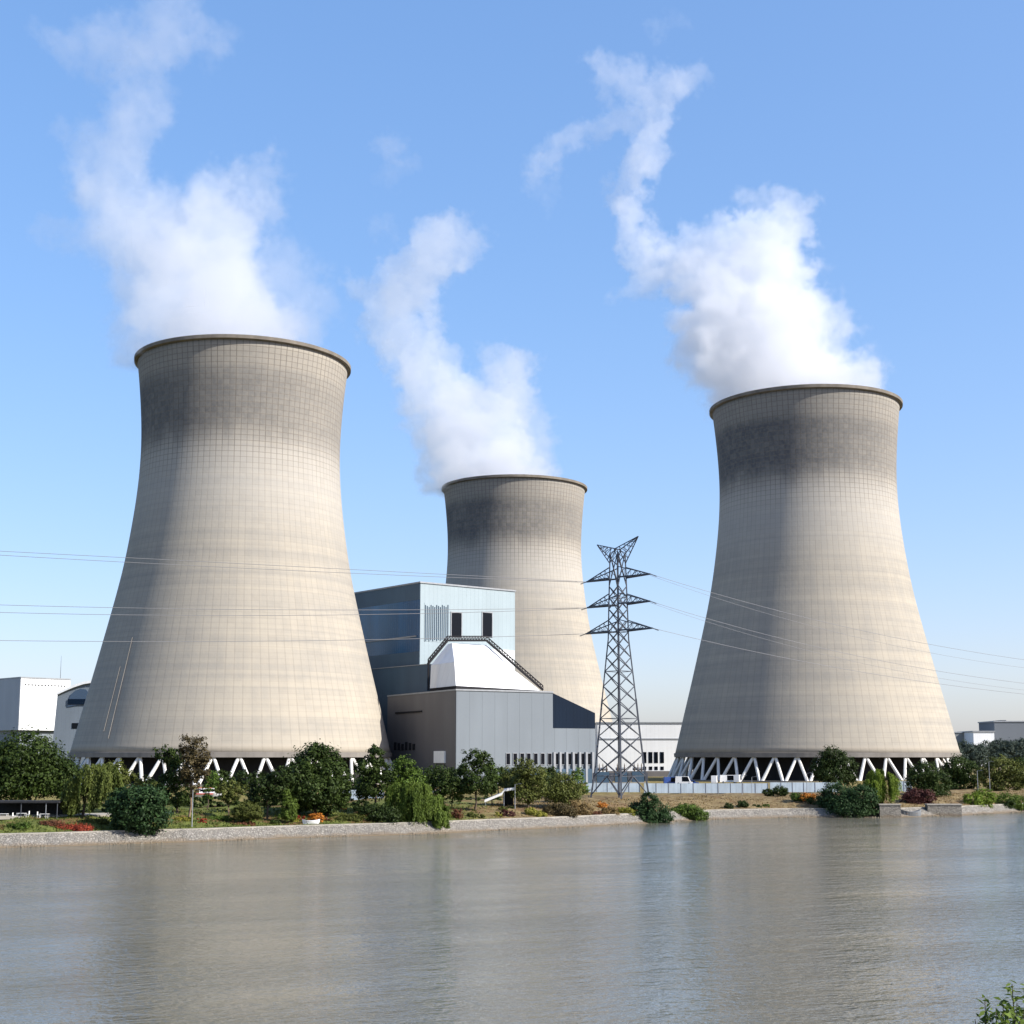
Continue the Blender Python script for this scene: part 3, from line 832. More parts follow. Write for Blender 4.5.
def plume(chains, d, label, dens, seed, mouth, voxel=.9, gain=2.2):
    rng = np.random.default_rng(seed); V, R, A = [], [], []
    sc_ = d / F
    for chain in chains:
        pts = []
        for k, q in enumerate(chain):
            pts.append(q)
            if k + 1 < len(chain):
                q2 = chain[k + 1]; gap = math.hypot(q2[0] - q[0], q2[1] - q[1]); m = int(gap / (.55 * min(q[2], q2[2])))
                pts += [tuple(q[c_] + (q2[c_] - q[c_]) * (h_ + 1) / (m + 1) for c_ in range(4)) for h_ in range(m)]
        for (x, y, r, a) in pts:
            rm = r * sc_ * 1.06; c = P(x - 9, y, d); n = int(5 + r * .3)
            for _ in range(n):
                while True:
                    o = rng.uniform(-1, 1, 3)
                    if (o ** 2).sum() < 1: break
                pr = rm * rng.uniform(.40, .58)
                V.append((c.x + o[0] * (rm - pr * .7), c.y + o[1] * (rm - pr * .7) * .8, c.z + o[2] * (rm - pr * .7))); R.append(pr); A.append(a)
    V = np.array(V)
    me = bpy.data.meshes.new('steam_puff_centres'); me.from_pydata([tuple(v) for v in V], [], [])
    for nm, arr in (('rad', R), ('dens', A)):
        at = me.attributes.new(nm, 'FLOAT', 'POINT'); at.data.foreach_set('value', np.array(arr, dtype=np.float32))
    src = bpy.data.objects.new('steam_puff_centres', me)
    vol = bpy.data.volumes.new('steam_plume'); o = bpy.data.objects.new('steam_plume', vol); col.objects.link(o)
    vol.materials.append(STEAM)
    tag(o, label, 'steam plume', 'steam plumes above the towers')
    g = bpy.data.node_groups.new('steam_field', 'GeometryNodeTree')
    g.interface.new_socket('Geometry', in_out='INPUT', socket_type='NodeSocketGeometry'); g.interface.new_socket('Geometry', in_out='OUTPUT', socket_type='NodeSocketGeometry')
    N = g.nodes; Lk = g.links.new
    out = N.new('NodeGroupOutput'); N.new('NodeGroupInput')
    pos = N.new('GeometryNodeInputPosition')
    def vmath(op, a, b=None, scale=None):
        n = N.new('ShaderNodeVectorMath'); n.operation = op; Lk(a, n.inputs[0])
        if isinstance(b, tuple): n.inputs[1].default_value = b
        elif b is not None: Lk(b, n.inputs[1])
        if scale is not None: n.inputs['Scale'].default_value = scale
        return n.outputs['Value'] if op in ('DISTANCE', 'LENGTH') else n.outputs[0]
    def fmath(op, a, b=0., clamp=False):
        n = N.new('ShaderNodeMath'); n.operation = op; n.use_clamp = clamp
        for i, q in enumerate((a, b)):
            if isinstance(q, bpy.types.NodeSocket): Lk(q, n.inputs[i])
            else: n.inputs[i].default_value = q
        return n.outputs[0]
    def noise(vec, s, det, rough, o_='Fac'):
        n = N.new('ShaderNodeTexNoise'); n.inputs['Scale'].default_value = s; n.inputs['Detail'].default_value = det; n.inputs['Roughness'].default_value = rough
        Lk(vec, n.inputs['Vector']); return n.outputs[o_]
    sh = vmath('ADD', pos.outputs[0], (seed * 91.3, seed * 17.7, 0.))
    w1 = vmath('SCALE', vmath('SUBTRACT', noise(sh, .045, 3, .55, 'Color'), (.5, .5, .5)), scale=26.0)
    w2 = vmath('SCALE', vmath('SUBTRACT', noise(sh, .16, 3, .6, 'Color'), (.5, .5, .5)), scale=10.0)
    w3 = vmath('SCALE', vmath('SUBTRACT', noise(sh, .42, 3, .6, 'Color'), (.5, .5, .5)), scale=6.5)
    pw = vmath('ADD', vmath('ADD', vmath('ADD', pos.outputs[0], w1), w2), w3)
    oi = N.new('GeometryNodeObjectInfo'); oi.inputs['Object'].default_value = src
    sn = N.new('GeometryNodeSampleNearest'); Lk(oi.outputs['Geometry'], sn.inputs['Geometry']); Lk(pw, sn.inputs['Sample Position'])
    def samp(name, dt):
        s_ = N.new('GeometryNodeSampleIndex'); s_.data_type = dt; Lk(oi.outputs['Geometry'], s_.inputs['Geometry']); Lk(sn.outputs[0], s_.inputs['Index'])
        if name is None: Lk(N.new('GeometryNodeInputPosition').outputs[0], s_.inputs['Value'])
        else:
            na = N.new('GeometryNodeInputNamedAttribute'); na.data_type = 'FLOAT'; na.inputs['Name'].default_value = name; Lk(na.outputs['Attribute'], s_.inputs['Value'])
        return s_.outputs['Value']
    dist = fmath('DIVIDE', vmath('DISTANCE', pw, samp(None, 'FLOAT_VECTOR')), samp('rad', 'FLOAT'))
    body = fmath('SUBTRACT', 1.4, dist)
    dn = samp('dens', 'FLOAT')
    er = fmath('SUBTRACT', noise(sh, .10, 8, .7), .5)
    # thin steam is torn more than the dense foot of the plume
    k = fmath('ADD', fmath('MULTIPLY', fmath('SUBTRACT', 1.0, dn), 4.6), 2.1)
    v = fmath('ADD', body, fmath('MULTIPLY', er, k))
    v = fmath('MULTIPLY', fmath('SUBTRACT', v, .22), gain, True)
    v = fmath('MULTIPLY', fmath('MULTIPLY', v, fmath('ADD', fmath('MULTIPLY', v, .6), .4)), fmath('MULTIPLY', fmath('MULTIPLY', fmath('POWER', dn, 2.4), 1.0), dens))
    lo_, hi_ = V.min(0) - 12, V.max(0) + 12
    lo_[2] = max(lo_[2], mouth + .6)
    vc = N.new('GeometryNodeVolumeCube'); Lk(v, vc.inputs['Density'])
    vc.inputs['Min'].default_value = tuple(lo_); vc.inputs['Max'].default_value = tuple(hi_)
    for ax, i in zip(('X', 'Y', 'Z'), range(3)): vc.inputs['Resolution ' + ax].default_value = int((hi_[i] - lo_[i]) / voxel)
    sm = N.new('GeometryNodeSetMaterial'); sm.inputs['Material'].default_value = STEAM
    Lk(vc.outputs[0], sm.inputs['Geometry']); Lk(sm.outputs[0], out.inputs[0])
    md = o.modifiers.new('steam_field', 'NODES'); md.node_group = g
    return o


MZ = SHELL_Z + 144.5
plume([[(238, 356, 96, 1), (232, 330, 100, 1), (222, 300, 92, 1), (208, 270, 78, .95), (215, 240, 58, .92), (240, 208, 46, .88), (260, 186, 32, .85), (278, 165, 20, .75)],
       [(260, 200, 30, .75), (286, 212, 18, .65)], [(285, 275, 44, .55), (300, 300, 44, .6), (305, 330, 40, .7)], [(165, 275, 46, .7), (158, 300, 46, .72), (168, 325, 44, .78), (180, 340, 44, .85)],
       [(208, 265, 60, .9), (165, 242, 52, .82), (130, 230, 42, .75), (92, 240, 28, .68), (52, 247, 16, .6)],
       [(135, 232, 44, .78), (115, 195, 42, .74), (122, 155, 38, .72), (142, 120, 30, .7), (152, 88, 30, .7), (148, 58, 34, .68), (112, 46, 32, .66), (72, 46, 22, .62), (40, 28, 12, .52)],
       [(118, 150, 30, .66), (88, 138, 24, .6)], [(150, 60, 30, .66), (188, 34, 32, .66), (214, 42, 26, .6), (228, 62, 14, .5)], [(170, 40, 30, .62), (188, 5, 32, .62)]],
      D1, 'broad steam plume drifting from the nearest tower beside the arched hall', .056, 3, MZ)
plume([[(506, 480, 64, 1), (498, 455, 62, .95), (478, 428, 50, .9), (452, 402, 42, .82), (436, 372, 38, .76), (414, 342, 34, .73), (396, 312, 31, .7), (416, 285, 33, .7), (434, 262, 33, .7), (456, 246, 32, .7), (482, 240, 18, .66)],
       [(500, 430, 46, .85), (514, 395, 34, .78), (522, 368, 26, .75), (500, 358, 16, .65)], [(530, 420, 26, .6), (545, 455, 30, .6)], [(440, 385, 26, .75), (458, 362, 20, .7)], [(400, 305, 22, .68), (370, 294, 17, .62)], [(405, 145, 18, .48), (415, 165, 14, .44), (398, 182, 12, .4)], [(378, 228, 12, .42), (398, 228, 12, .42)]],
      D2, 'narrow forked steam plume rising from the smallest tower in the middle', .070, 5, MZ, 1.0, 3.0)
plume([[(812, 396, 72, 1), (796, 362, 84, 1), (766, 328, 78, 1), (748, 296, 62, .98), (756, 262, 44, .92), (786, 234, 34, .9), (804, 216, 22, .85), (775, 205, 14, .7), (750, 200, 10, .6)], [(790, 330, 50, .8), (825, 332, 36, .75), (850, 322, 16, .65)],
       [(740, 290, 50, .9), (720, 252, 34, .85), (696, 266, 36, .85), (664, 266, 24, .9), (648, 236, 20, .88), (642, 202, 21, .85), (648, 172, 20, .82), (662, 142, 17, .78), (668, 112, 20, .74), (672, 88, 24, .7), (700, 78, 18, .64), (716, 82, 8, .45)],
       [(664, 278, 20, .8), (640, 290, 12, .7), (614, 298, 7, .6)], [(668, 100, 18, .68), (640, 84, 22, .66), (610, 70, 18, .66), (618, 95, 13, .6)], [(660, 122, 13, .68), (625, 114, 15, .68), (592, 130, 14, .66), (566, 150, 15, .65), (540, 182, 14, .62)], [(548, 190, 12, .45), (560, 210, 12, .42)], [(645, 185, 14, .66), (615, 184, 8, .55)], [(655, 30, 9, .42), (690, 22, 9, .42)]],
      D3, 'steam plume with thin torn wisps above the alone standing right-hand tower', .082, 9, MZ, .85, 3.2)

# ------------------------------------------------------------------ vegetation
def leaves_mesh(name, C, Nn, size, tint, m, parent=None, aspect=.55, droop=0.0, seed=1):
    """C, Nn: (n,3) leaf centres and facing; each leaf a folded two-face blade"""
    rng = np.random.default_rng(seed); n = len(C)
    Nn = Nn / (np.linalg.norm(Nn, axis=1, keepdims=True) + 1e-9)
    a = rng.normal(size=(n, 3)); a[:, 2] -= droop
    a -= (a * Nn).sum(1, keepdims=True) * Nn; a /= np.linalg.norm(a, axis=1, keepdims=True) + 1e-9
    b = np.cross(Nn, a); s = (size * rng.uniform(.6, 1.35, n))[:, None] if np.isscalar(size) else (size * rng.uniform(.7, 1.3, n))[:, None]
    p0 = C - a * s * .5; p1 = C + b * s * aspect * .5 + Nn * s * .1; p2 = C + a * s * .5; p3 = C - b * s * aspect * .5 + Nn * s * .1
    V = np.stack([p0, p1, p2, p3], 1).reshape(-1, 3)
    me = bpy.data.meshes.new(name); me.vertices.add(4 * n); me.vertices.foreach_set('co', V.ravel().astype(np.float32))
    me.loops.add(4 * n); me.loops.foreach_set('vertex_index', np.arange(4 * n, dtype=np.int32))
    me.polygons.add(n); me.polygons.foreach_set('loop_start', (np.arange(n) * 4).astype(np.int32)); me.polygons.foreach_set('loop_total', np.full(n, 4, np.int32))
    me.update(calc_edges=True); me.validate()
    at = me.attributes.new('tint', 'FLOAT', 'POINT'); at.data.foreach_set('value', np.repeat(np.clip(tint, 0, 1), 4).astype(np.float32))
    me.materials.append(m)
    o = bpy.data.objects.new(name, me); col.objects.link(o)
    if parent is not None: o.parent = parent
    return o


def crown_points(lobes, leaf, cover, rng, clump=.3):
    """lobes: (centre, rx, ry, rz) in metres; leaves in clumps over and through each lobe"""
    Cs, Ns, Ts = [], [], []
    for c, rx, ry, rz in lobes:
        R = np.array([rx, ry, rz]); area = 4 * math.pi * ((rx * ry) ** 1.6 / 3 + (rx * rz) ** 1.6 / 3 + (ry * rz) ** 1.6 / 3) ** (1 / 1.6)
        n = int(1.55 * cover * area / (leaf * leaf * .5)); per = 26; k = max(6, n // per)
        d = rng.normal(size=(k, 3)); d /= np.linalg.norm(d, axis=1, keepdims=True)
        rad = rng.uniform(.5, 1.0, k) ** .6 * rng.uniform(.86, 1.06, k)
        cc = np.array(c) + d * R * rad[:, None]; ctint = rng.uniform(0, 1, k)
        m = per
        off = rng.normal(size=(k, m, 3)) * (clump * R.mean() * rng.uniform(.5, 1.0, k))[:, None, None] * .62
        off[:, :, 2] *= .75
        pts = (cc[:, None, :] + off).reshape(-1, 3)
        nn = off / (np.linalg.norm(off, axis=2, keepdims=True) + 1e-6) * .8 + d[:, None, :] * .6 + rng.normal(size=(k, m, 3)) * .55
        nn[:, :, 2] += .35
        Cs.append(pts); Ns.append(nn.reshape(-1, 3)); Ts.append((ctint[:, None] * .6 + rng.uniform(0, .4, (k, m))).ravel())
    return np.concatenate(Cs), np.concatenate(Ns), np.concatenate(Ts)


def trunk_mesh(base, targets, r, m, parent, rng, fork=.45):
    b = MB(); cen = sum(targets, Vector()) / len(targets); f = base.lerp(cen, fork); f.x = base.x + (cen.x - base.x) * .3; f.y = base.y + (cen.y - base.y) * .3
    mid = base.lerp(f, .5) + Vector((rng.normal() * r * .5, rng.normal() * r * .5, 0))
    b.tube([base - Vector((0, 0, .3)), base + Vector((0, 0, .2)), mid, f], [r * 1.3, r * 1.05, r * .85, r * .75], 7)
    for t_ in targets:
        q = f.lerp(t_, .5) + Vector((rng.normal(), rng.normal(), rng.normal() * .4)) * r * 1.2
        b.tube([f - (f - mid).normalized() * r * .3, q, t_], [r * .55, r * .35, r * .12], 5)
    return b.build('trunk', m, parent, True)


_seed = [100]
def dbank(x):
    return GZ(x, float(np.interp(x, [q[0] for q in WL], [q[1] for q in WL])), 0).y
def tree(name, label, cat, bx, by, lobes, lm, leaf=.5, cover=1.3, tr=.28, d=None, bark='bark', group=None, clump=.3, depth=.85, droop=0., skin='crown'):
    """bx, by: pixel where the trunk meets the ground; lobes: (x, y, rx, ry) in pixels, turned into metres at that distance"""
    _seed[0] += 1; rng = np.random.default_rng(_seed[0])
    base = ground_hit(bx, by) if d is None else ground_at(bx, d)
    lim = dbank(bx) + (2.5 if name == 'riverside_shrub' or name == 'reedy_bush' else 7.5 if tr <= .1 else 12)
    if base.y < lim: base = ground_at(bx, lim)
    D_ = base.y; s = D_ / F
    t = thing(name, label, cat, base, 0, group)
    lb, tg = [], []
    for (x, y, rx, ry) in lobes:
        c = P(x, y, D_) - base; c.y += rng.uniform(-.35, .35) * rx * s
        lb.append((tuple(c), rx * s, rx * s * depth, ry * s)); tg.append(Vector(c))
    C_, N_, T_ = crown_points(lb, leaf, cover, rng, clump)
    keep = C_[:, 2] > (-2.0 if skin == 'foliage' else .05); C_, N_, T_ = C_[keep], N_[keep], T_[keep]
    leaves_mesh(skin, C_, N_, leaf, T_, L[lm], t, .6, droop, _seed[0])
    if tr: trunk_mesh(Vector((0, 0, 0)), tg[:7], tr, M[bark], t, rng)
    return t


def willow(name, label, bx, by, domes, lm, leaf=.42, tr=.3, d=None, seed=5):
    """domes: (x, y, rx, ry, hang, strands) pixels; strands hang from each dome towards pixel row `hang`"""
    rng = np.random.default_rng(seed)
    base = ground_hit(bx, by) if d is None else ground_at(bx, d)
    if base.y < dbank(bx) + 6: base = ground_at(bx, dbank(bx) + 6)
    D_ = base.y; s = D_ / F; t = thing(name, label, 'tree', base)
    Cs, Ns, Ts = [], [], []; tg = []
    for (dx, dy, drx, dry, hang, strands) in domes:
        c0 = P(dx, dy, D_) - base; c0.y += rng.uniform(-.4, .4) * drx * s; rx, rz = drx * s, dry * s
        tg.append(c0 + Vector((0, 0, rz * .5)))
        nb_ = max(6, strands // 9)          # strands hang in bunches, gaps between
        ba = rng.uniform(0, 2 * math.pi, nb_); bq = rng.uniform(.15, 1, nb_) ** .6; bl = rng.uniform(.45, 1.0, nb_); bt = rng.uniform(0, 1, nb_)
        for k in range(strands):
            g_ = rng.integers(nb_); a = ba[g_] + rng.normal() * .16; q = min(1.08, bq[g_] + rng.normal() * .06)
            ox, oy = math.cos(a) * rx * q, math.sin(a) * rx * q * .85
            st = c0 + Vector((ox * .85, oy * .85, rz * math.sqrt(max(0, 1 - (min(1, q) * .95) ** 2)) * rng.uniform(.8, 1.05)))
            zend = CAMZ + ray(512, hang).z * D_ - base.z
            ln = max(.9, (st.z - zend) * bl[g_] * rng.uniform(.75, 1.05))
            m = int(ln / (leaf * .2)) + 4; z_ = np.linspace(0, 1, m)
            sway = rng.normal(size=2) * .2
            pts = np.stack([st.x + ox * .18 * np.sqrt(z_) + sway[0] * z_ + rng.normal(size=m) * .14, st.y + oy * .18 * np.sqrt(z_) + sway[1] * z_ + rng.normal(size=m) * .14, st.z - ln * z_ ** 1.15], 1)
            Cs.append(pts); Ns.append(np.tile(np.array([math.cos(a), math.sin(a), .25]), (m, 1)) + rng.normal(size=(m, 3)) * .6); Ts.append(bt[g_] * .7 + rng.uniform(0, .3, m))
    C_, N_, T_ = np.concatenate(Cs), np.concatenate(Ns), np.concatenate(Ts)
    keep = C_[:, 2] > -2.2
    leaves_mesh('crown', C_[keep], N_[keep], leaf, T_[keep], L[lm], t, .38, 3.0, seed)
    trunk_mesh(Vector((0, 0, 0)), tg[:7], tr, M['bark'], t, rng, .6)
    return t

T = tree
# left end
T('broadleaf_tree', 'large dark spreading tree over the terrace at the left edge', 'tree', 30, 813, [(2, 765, 34, 24), (28, 757, 34, 26), (52, 775, 24, 22), (38, 780, 30, 16), (12, 785, 34, 16), (-22, 770, 30, 26), (62, 788, 12, 12)], 'dark', .55, 1.5, .4, d=262)
willow('willow_tree', 'pale green weeping willow between the dark spreading tree and dark shrub', 84, 818, [(84, 788, 18, 14, 816, 130), (104, 780, 20, 16, 812, 150), (92, 776, 16, 12, 812, 110), (74, 796, 12, 10, 818, 80)], 'willow', .42, .25, d=245, seed=11)
T('bushy_tree', 'yellow-green bushy tree just behind the pale willow', 'tree', 118, 810, [(118, 773, 15, 12), (108, 780, 14, 12), (128, 785, 12, 12)], 'olive', .5, 1.4, .18, d=262)
T('riverside_shrub', 'dense blue-green shrub hanging over the stone embankment', 'shrub', 140, 832, [(138, 805, 26, 20), (152, 800, 17, 15), (122, 806, 15, 17), (146, 818, 22, 15), (128, 820, 18, 13), (118, 796, 8, 8)], 'blue', .5, 1.7, .1, d=228, skin='foliage')
T('mixed_tree', 'tall thin tree with brown top and dark green lower left boughs', 'tree', 190, 813, [(187, 750, 9, 16), (199, 752, 11, 17), (190, 768, 12, 16), (203, 766, 9, 12), (192, 785, 8, 14)], 'brown', .42, 1.0, .22, d=250, bark='bark_pale', clump=.38)
T('dark_conifer', 'dark green tree leaning left behind the thin brown tree', 'tree', 178, 812, [(164, 753, 10, 8), (172, 758, 12, 10), (176, 774, 14, 12), (168, 783, 13, 10), (180, 795, 14, 12)], 'dark', .45, 1.3, .2, d=256)
T('small_tree', 'small round brownish tree on a slim trunk left of the clipped dome', 'tree', 229, 812, [(229, 788, 12, 8), (223, 793, 8, 7), (236, 793, 8, 7), (230, 799, 7, 6)], 'olive', .34, 1.2, .12, d=240, bark='bark_pale')
T('clipped_bush', 'olive clipped dome bush on the lawn beside red-brown groundcover', 'shrub', 247, 821, [(247, 811, 13, 9), (241, 813, 10, 7), (254, 813, 10, 7)], 'olive', .26, 2.0, .1, d=236, skin='foliage', clump=.2)
T('round_tree', 'broad black-green tree standing in front of the nearest tower columns', 'tree', 316, 814, [(315, 762, 24, 18), (330, 775, 20, 18), (300, 778, 20, 18), (316, 790, 30, 16), (338, 790, 15, 14), (290, 790, 14, 13), (318, 750, 11, 7), (300, 802, 18, 10), (330, 803, 18, 10)], 'dark', .5, 1.7, .35, d=252)
T('bushy_tree', 'low dark bushy tree between the clipped dome and the black-green tree', 'tree', 268, 812, [(262, 782, 14, 12), (275, 790, 16, 13), (260, 797, 14, 10), (282, 775, 12, 9)], 'deep', .45, 1.5, .2, d=256)
T('cypress', 'small bright green pointed conifer standing on the lawn', 'tree', 289, 823, [(287, 797, 4.5, 9), (288, 808, 7, 11), (293, 806, 5, 9), (289, 815, 8, 6)], 'bright', .26, 1.9, .1, d=238, clump=.25)
T('dark_conifer', 'dark tree with russet tip at the right foot of the nearest tower', 'tree', 377, 812, [(376, 756, 10, 10), (368, 768, 12, 10), (384, 772, 13, 11), (375, 785, 18, 13), (365, 790, 12, 10), (374, 749, 6, 4)], 'dark', .45, 1.5, .25, d=268)
T('broadleaf_tree', 'mid-green tree above the bank willow, in front of the brown wall', 'tree', 404, 812, [(405, 766, 11, 11), (412, 778, 14, 11), (398, 777, 12, 10), (405, 788, 18, 9)], 'mid', .45, 1.5, .2, d=275)
willow('willow_tree', 'green weeping willow trailing down over the bank into the river', 418, 828, [(400, 796, 18, 13, 826, 130), (416, 795, 20, 14, 830, 160), (432, 806, 18, 12, 834, 150), (442, 814, 11, 9, 836, 90), (408, 806, 22, 12, 830, 120)], 'bright', .40, .25, d=256, seed=21)
T('bushy_tree', 'dark shrub in the shade at the left side of the bank willow', 'shrub', 375, 822, [(372, 812, 15, 9), (388, 815, 15, 10), (362, 806, 10, 7)], 'deep', .36, 1.5, .1, d=262, skin='foliage')
T('street_tree', 'dark green young tree left of the layered dark tree, below the white panel', 'tree', 440, 812, [(438, 776, 14, 11), (447, 784, 13, 12), (430, 782, 10, 10), (443, 795, 12, 8)], 'dark', .42, 1.2, .16, d=290)
T('broadleaf_tree', 'layered dark green tree before the grey hall corner', 'tree', 475, 812, [(474, 757, 12, 9), (484, 760, 9, 8), (470, 770, 13, 9), (485, 774, 13, 9), (477, 784, 18, 9), (466, 787, 10, 8), (488, 788, 9, 8)], 'dark', .45, 1.25, .22, d=290)
T('bushy_tree', 'light olive feathery tree right of the white sloping canopy', 'tree', 528, 809, [(525, 768, 11, 10), (533, 776, 14, 11), (522, 783, 13, 12), (537, 789, 12, 10), (526, 796, 14, 7)], 'olive', .42, 1.3, .2, d=298, clump=.36)
T('palm_like_bush', 'spiky olive-green bush between feathery tree and the pylon', 'shrub', 563, 812, [(562, 782, 13, 10), (555, 790, 14, 9), (570, 790, 13, 9), (562, 797, 18, 7)], 'olive', .42, 1.3, .15, d=303, clump=.42, droop=1.5, skin='foliage')
T('riverside_shrub', 'dark shrub overhanging the water right of the pylon foot', 'shrub', 648, 823, [(640, 812, 14, 10), (655, 811, 14, 12), (648, 800, 9, 8), (664, 817, 9, 8), (650, 819, 16, 8)], 'blue', .42, 1.7, .1, d=294, skin='foliage')
T('reedy_bush', 'bright green low bush at the water edge beside the dark shrub', 'shrub', 688, 821, [(680, 814, 14, 8), (696, 815, 13, 7), (688, 811, 12, 7)], 'mid', .36, 1.8, .08, d=305, skin='foliage', droop=-2)
T('small_shrub', 'dark green rounded shrub ending the bright riverside bush', 'shrub', 707, 820, [(707, 816, 6, 6), (703, 818, 5, 5)], 'deep', .3, 1.8, .06, d=309, skin='foliage')
# right-hand half
T('broadleaf_tree', 'round black-green tree in front of the columns of the alone standing tower', 'tree', 834, 792, [(832, 758, 14, 12), (843, 766, 13, 12), (823, 768, 12, 11), (834, 775, 20, 9), (848, 776, 9, 9)], 'deep', .5, 1.6, .3, d=400)
T('riverside_shrub', 'large blue-green shrub mass on the bank below the black-green tree', 'shrub', 846, 815, [(838, 796, 18, 13), (858, 797, 18, 13), (868, 806, 12, 11), (848, 808, 22, 10), (829, 803, 11, 9)], 'blue', .5, 1.7, .15, d=335, skin='foliage')
T('small_shrub', 'low dark shrub on the right-hand shadow side of the dry slope', 'shrub', 818, 806, [(815, 802, 9, 7), (825, 807, 9, 7)], 'deep', .4, 1.7, .08, d=345, skin='foliage')
willow('willow_tree', 'small yellow-green weeping willow between big shrub and maroon bush', 882, 808, [(880, 780, 14, 11, 806, 130), (889, 784, 13, 10, 808, 120), (873, 786, 11, 9, 806, 100), (882, 790, 15, 9, 808, 120)], 'lime', .4, .2, d=345, seed=31)
T('bushy_tree', 'dark bushy tree standing behind the maroon bush', 'tree', 930, 806, [(926, 774, 16, 12), (938, 782, 15, 13), (918, 784, 13, 12), (930, 794, 20, 10)], 'dark', .5, 1.5, .25, d=375)
T('maroon_bush', 'rounded maroon bush above the pale retaining wall', 'shrub', 920, 809, [(917, 797, 13, 8), (926, 798, 10, 8), (908, 800, 8, 7), (920, 804, 10, 6)], 'maroon', .38, 1.6, .14, d=352, skin='foliage')
T('bright_bush', 'bright yellow-green bush at the water beside the retaining wall', 'shrub', 975, 812, [(972, 802, 11, 9), (985, 797, 12, 8), (966, 808, 8, 7), (982, 808, 12, 7)], 'lime', .42, 1.6, .1, d=365, skin='foliage')
T('bright_bush', 'bright green bush sloping to the right edge of the bank', 'shrub', 1010, 812, [(1004, 801, 11, 8), (1018, 803, 12, 8), (1010, 808, 12, 6)], 'bright', .42, 1.6, .1, d=372, skin='foliage')
T('small_shrub', 'dark green round shrub between the two bright bushes', 'shrub', 1003, 813, [(1002, 808, 9, 6), (1008, 806, 7, 6)], 'deep', .38, 1.6, .08, d=366, skin='foliage')
T('bushy_tree', 'dark tree just right of the alone tower foot', 'tree', 960, 800, [(958, 768, 14, 12), (970, 775, 14, 12), (950, 776, 11, 11), (962, 785, 17, 9)], 'dark', .55, 1.5, .25, d=430)
T('feathery_tree', 'grey-green feathery tree near the right edge behind bright bushes', 'tree', 1003, 802, [(1000, 768, 15, 13), (1015, 774, 14, 13), (990, 778, 12, 11), (1005, 786, 18, 9)], 'olive', .55, 1.3, .25, d=420)
T('bushy_tree', 'dark tree at the far right edge behind the feathery tree', 'tree', 1030, 800, [(1026, 770, 16, 13), (1034, 782, 16, 12)], 'dark', .55, 1.5, .25, d=445)
for x, y, r, lm, lab in [(768, 792, 6, 'deep', 'leftmost dark mound shrub at the crest of the dry slope'), (780, 791, 8, 'deep', 'larger dark mound shrub at the crest of the dry slope'), (797, 797, 7, 'mid', 'greenish mound shrub lower down the dry slope'),
                         (728, 806, 5, 'deep', 'small dark tuft low on the dry slope near the bright bush'), (742, 804, 6, 'deep', 'flat dark tuft in the middle of the dry slope'), (756, 807, 5, 'dark', 'dark tuft close above the embankment on the dry slope'), (766, 807, 4.5, 'mid', 'smallest green tuft above the embankment on the dry slope')]:
    T('mound_shrub', lab, 'shrub', x, y + r * .7, [(x, y, r, r * .62), (x + r * .5, y + 1, r * .6, r * .5)], lm, .3, 1.8, .05, skin='foliage')
T('orange_bush', 'small orange-yellow flowering bush beside the blue-green shrub mass', 'shrub', 808, 803, [(805, 797, 5, 4), (811, 797, 5, 4)], 'orange', .3, 1.7, .05, skin='foliage')
T('brown_shrub', 'purple-brown twiggy shrub on the bank below the spiky bush', 'shrub', 557, 819, [(552, 811, 9, 7), (562, 810, 9, 8), (570, 813, 7, 6)], 'brown', .32, 1.5, .08, skin='foliage', clump=.4)
T('straw_shrub', 'straw-coloured grassy clump beside the purple-brown twiggy shrub', 'shrub', 582, 818, [(577, 806, 8, 8), (585, 810, 8, 7)], 'straw', .32, 1.4, .06, skin='foliage', clump=.45, droop=-2)
T('low_shrub', 'yellow-green low shrub left of the purple-brown twiggy shrub', 'shrub', 540, 818, [(537, 814, 9, 3.5), (530, 811, 7, 3)], 'yellow', .28, 1.7, .05, skin='foliage')
T('low_shrub', 'dark red-brown clipped shrub on the brown bank', 'shrub', 507, 817, [(504, 813, 5, 3.5), (510, 814, 5, 3.5)], 'maroon', .28, 1.8, .05, skin='foliage')
# planted beds and bank cover on the left
beds = [(20, 828, 14, 6, 'mid', 'bright green planting strip at the left end of the lawn'), (-5, 829, 10, 6, 'straw', 'straw-coloured planting at the left edge of the lawn'), (66, 829, 28, 4.2, 'red', 'red flower bed sloping to the embankment'), (52, 824, 14, 3.2, 'redbrown', 'red-brown planting above the red flower bed'),
        (95, 822, 14, 3, 'olive', 'olive planting strip right of the red flower bed'), (202, 821, 5, 3.2, 'red', 'small round red flower clump on the lawn'), (220, 819, 14, 3, 'mid', 'pale green low hedge behind the lawn'), (243, 825, 13, 3, 'redbrown', 'red-brown groundcover in front of the clipped dome'),
        (300, 818, 5, 3, 'red', 'red flowers left of the orange planting'), (316, 819, 8, 6, 'orange', 'orange flowering planting on the lawn'), (328, 822, 6, 5, 'redbrown', 'red-brown planting right of the orange flowers'), (344, 808, 3, 3, 'orange', 'single orange ball flower bush under the black-green tree'),
        (350, 818, 14, 4, 'olive', 'olive groundcover at the right of the lawn'), (364, 814, 6, 5, 'straw', 'straw clump in the shade left of the bank willow'), (183, 820, 10, 3, 'yellow', 'yellow-green edging plants right of the dark embankment shrub'),
        (457, 815, 6, 6, 'redbrown', 'russet shrub right of the bank willow'), (602, 806, 6, 4, 'orange', 'orange-brown clump at the left foot of the pylon'), (594, 815, 8, 4, 'redbrown', 'russet mat near the water left of the pylon'), (610, 812, 9, 6, 'straw', 'dry straw tussock below the pylon'), (625, 812, 10, 5, 'yellow', 'yellow grassy tussock left of the dark overhanging shrub')]
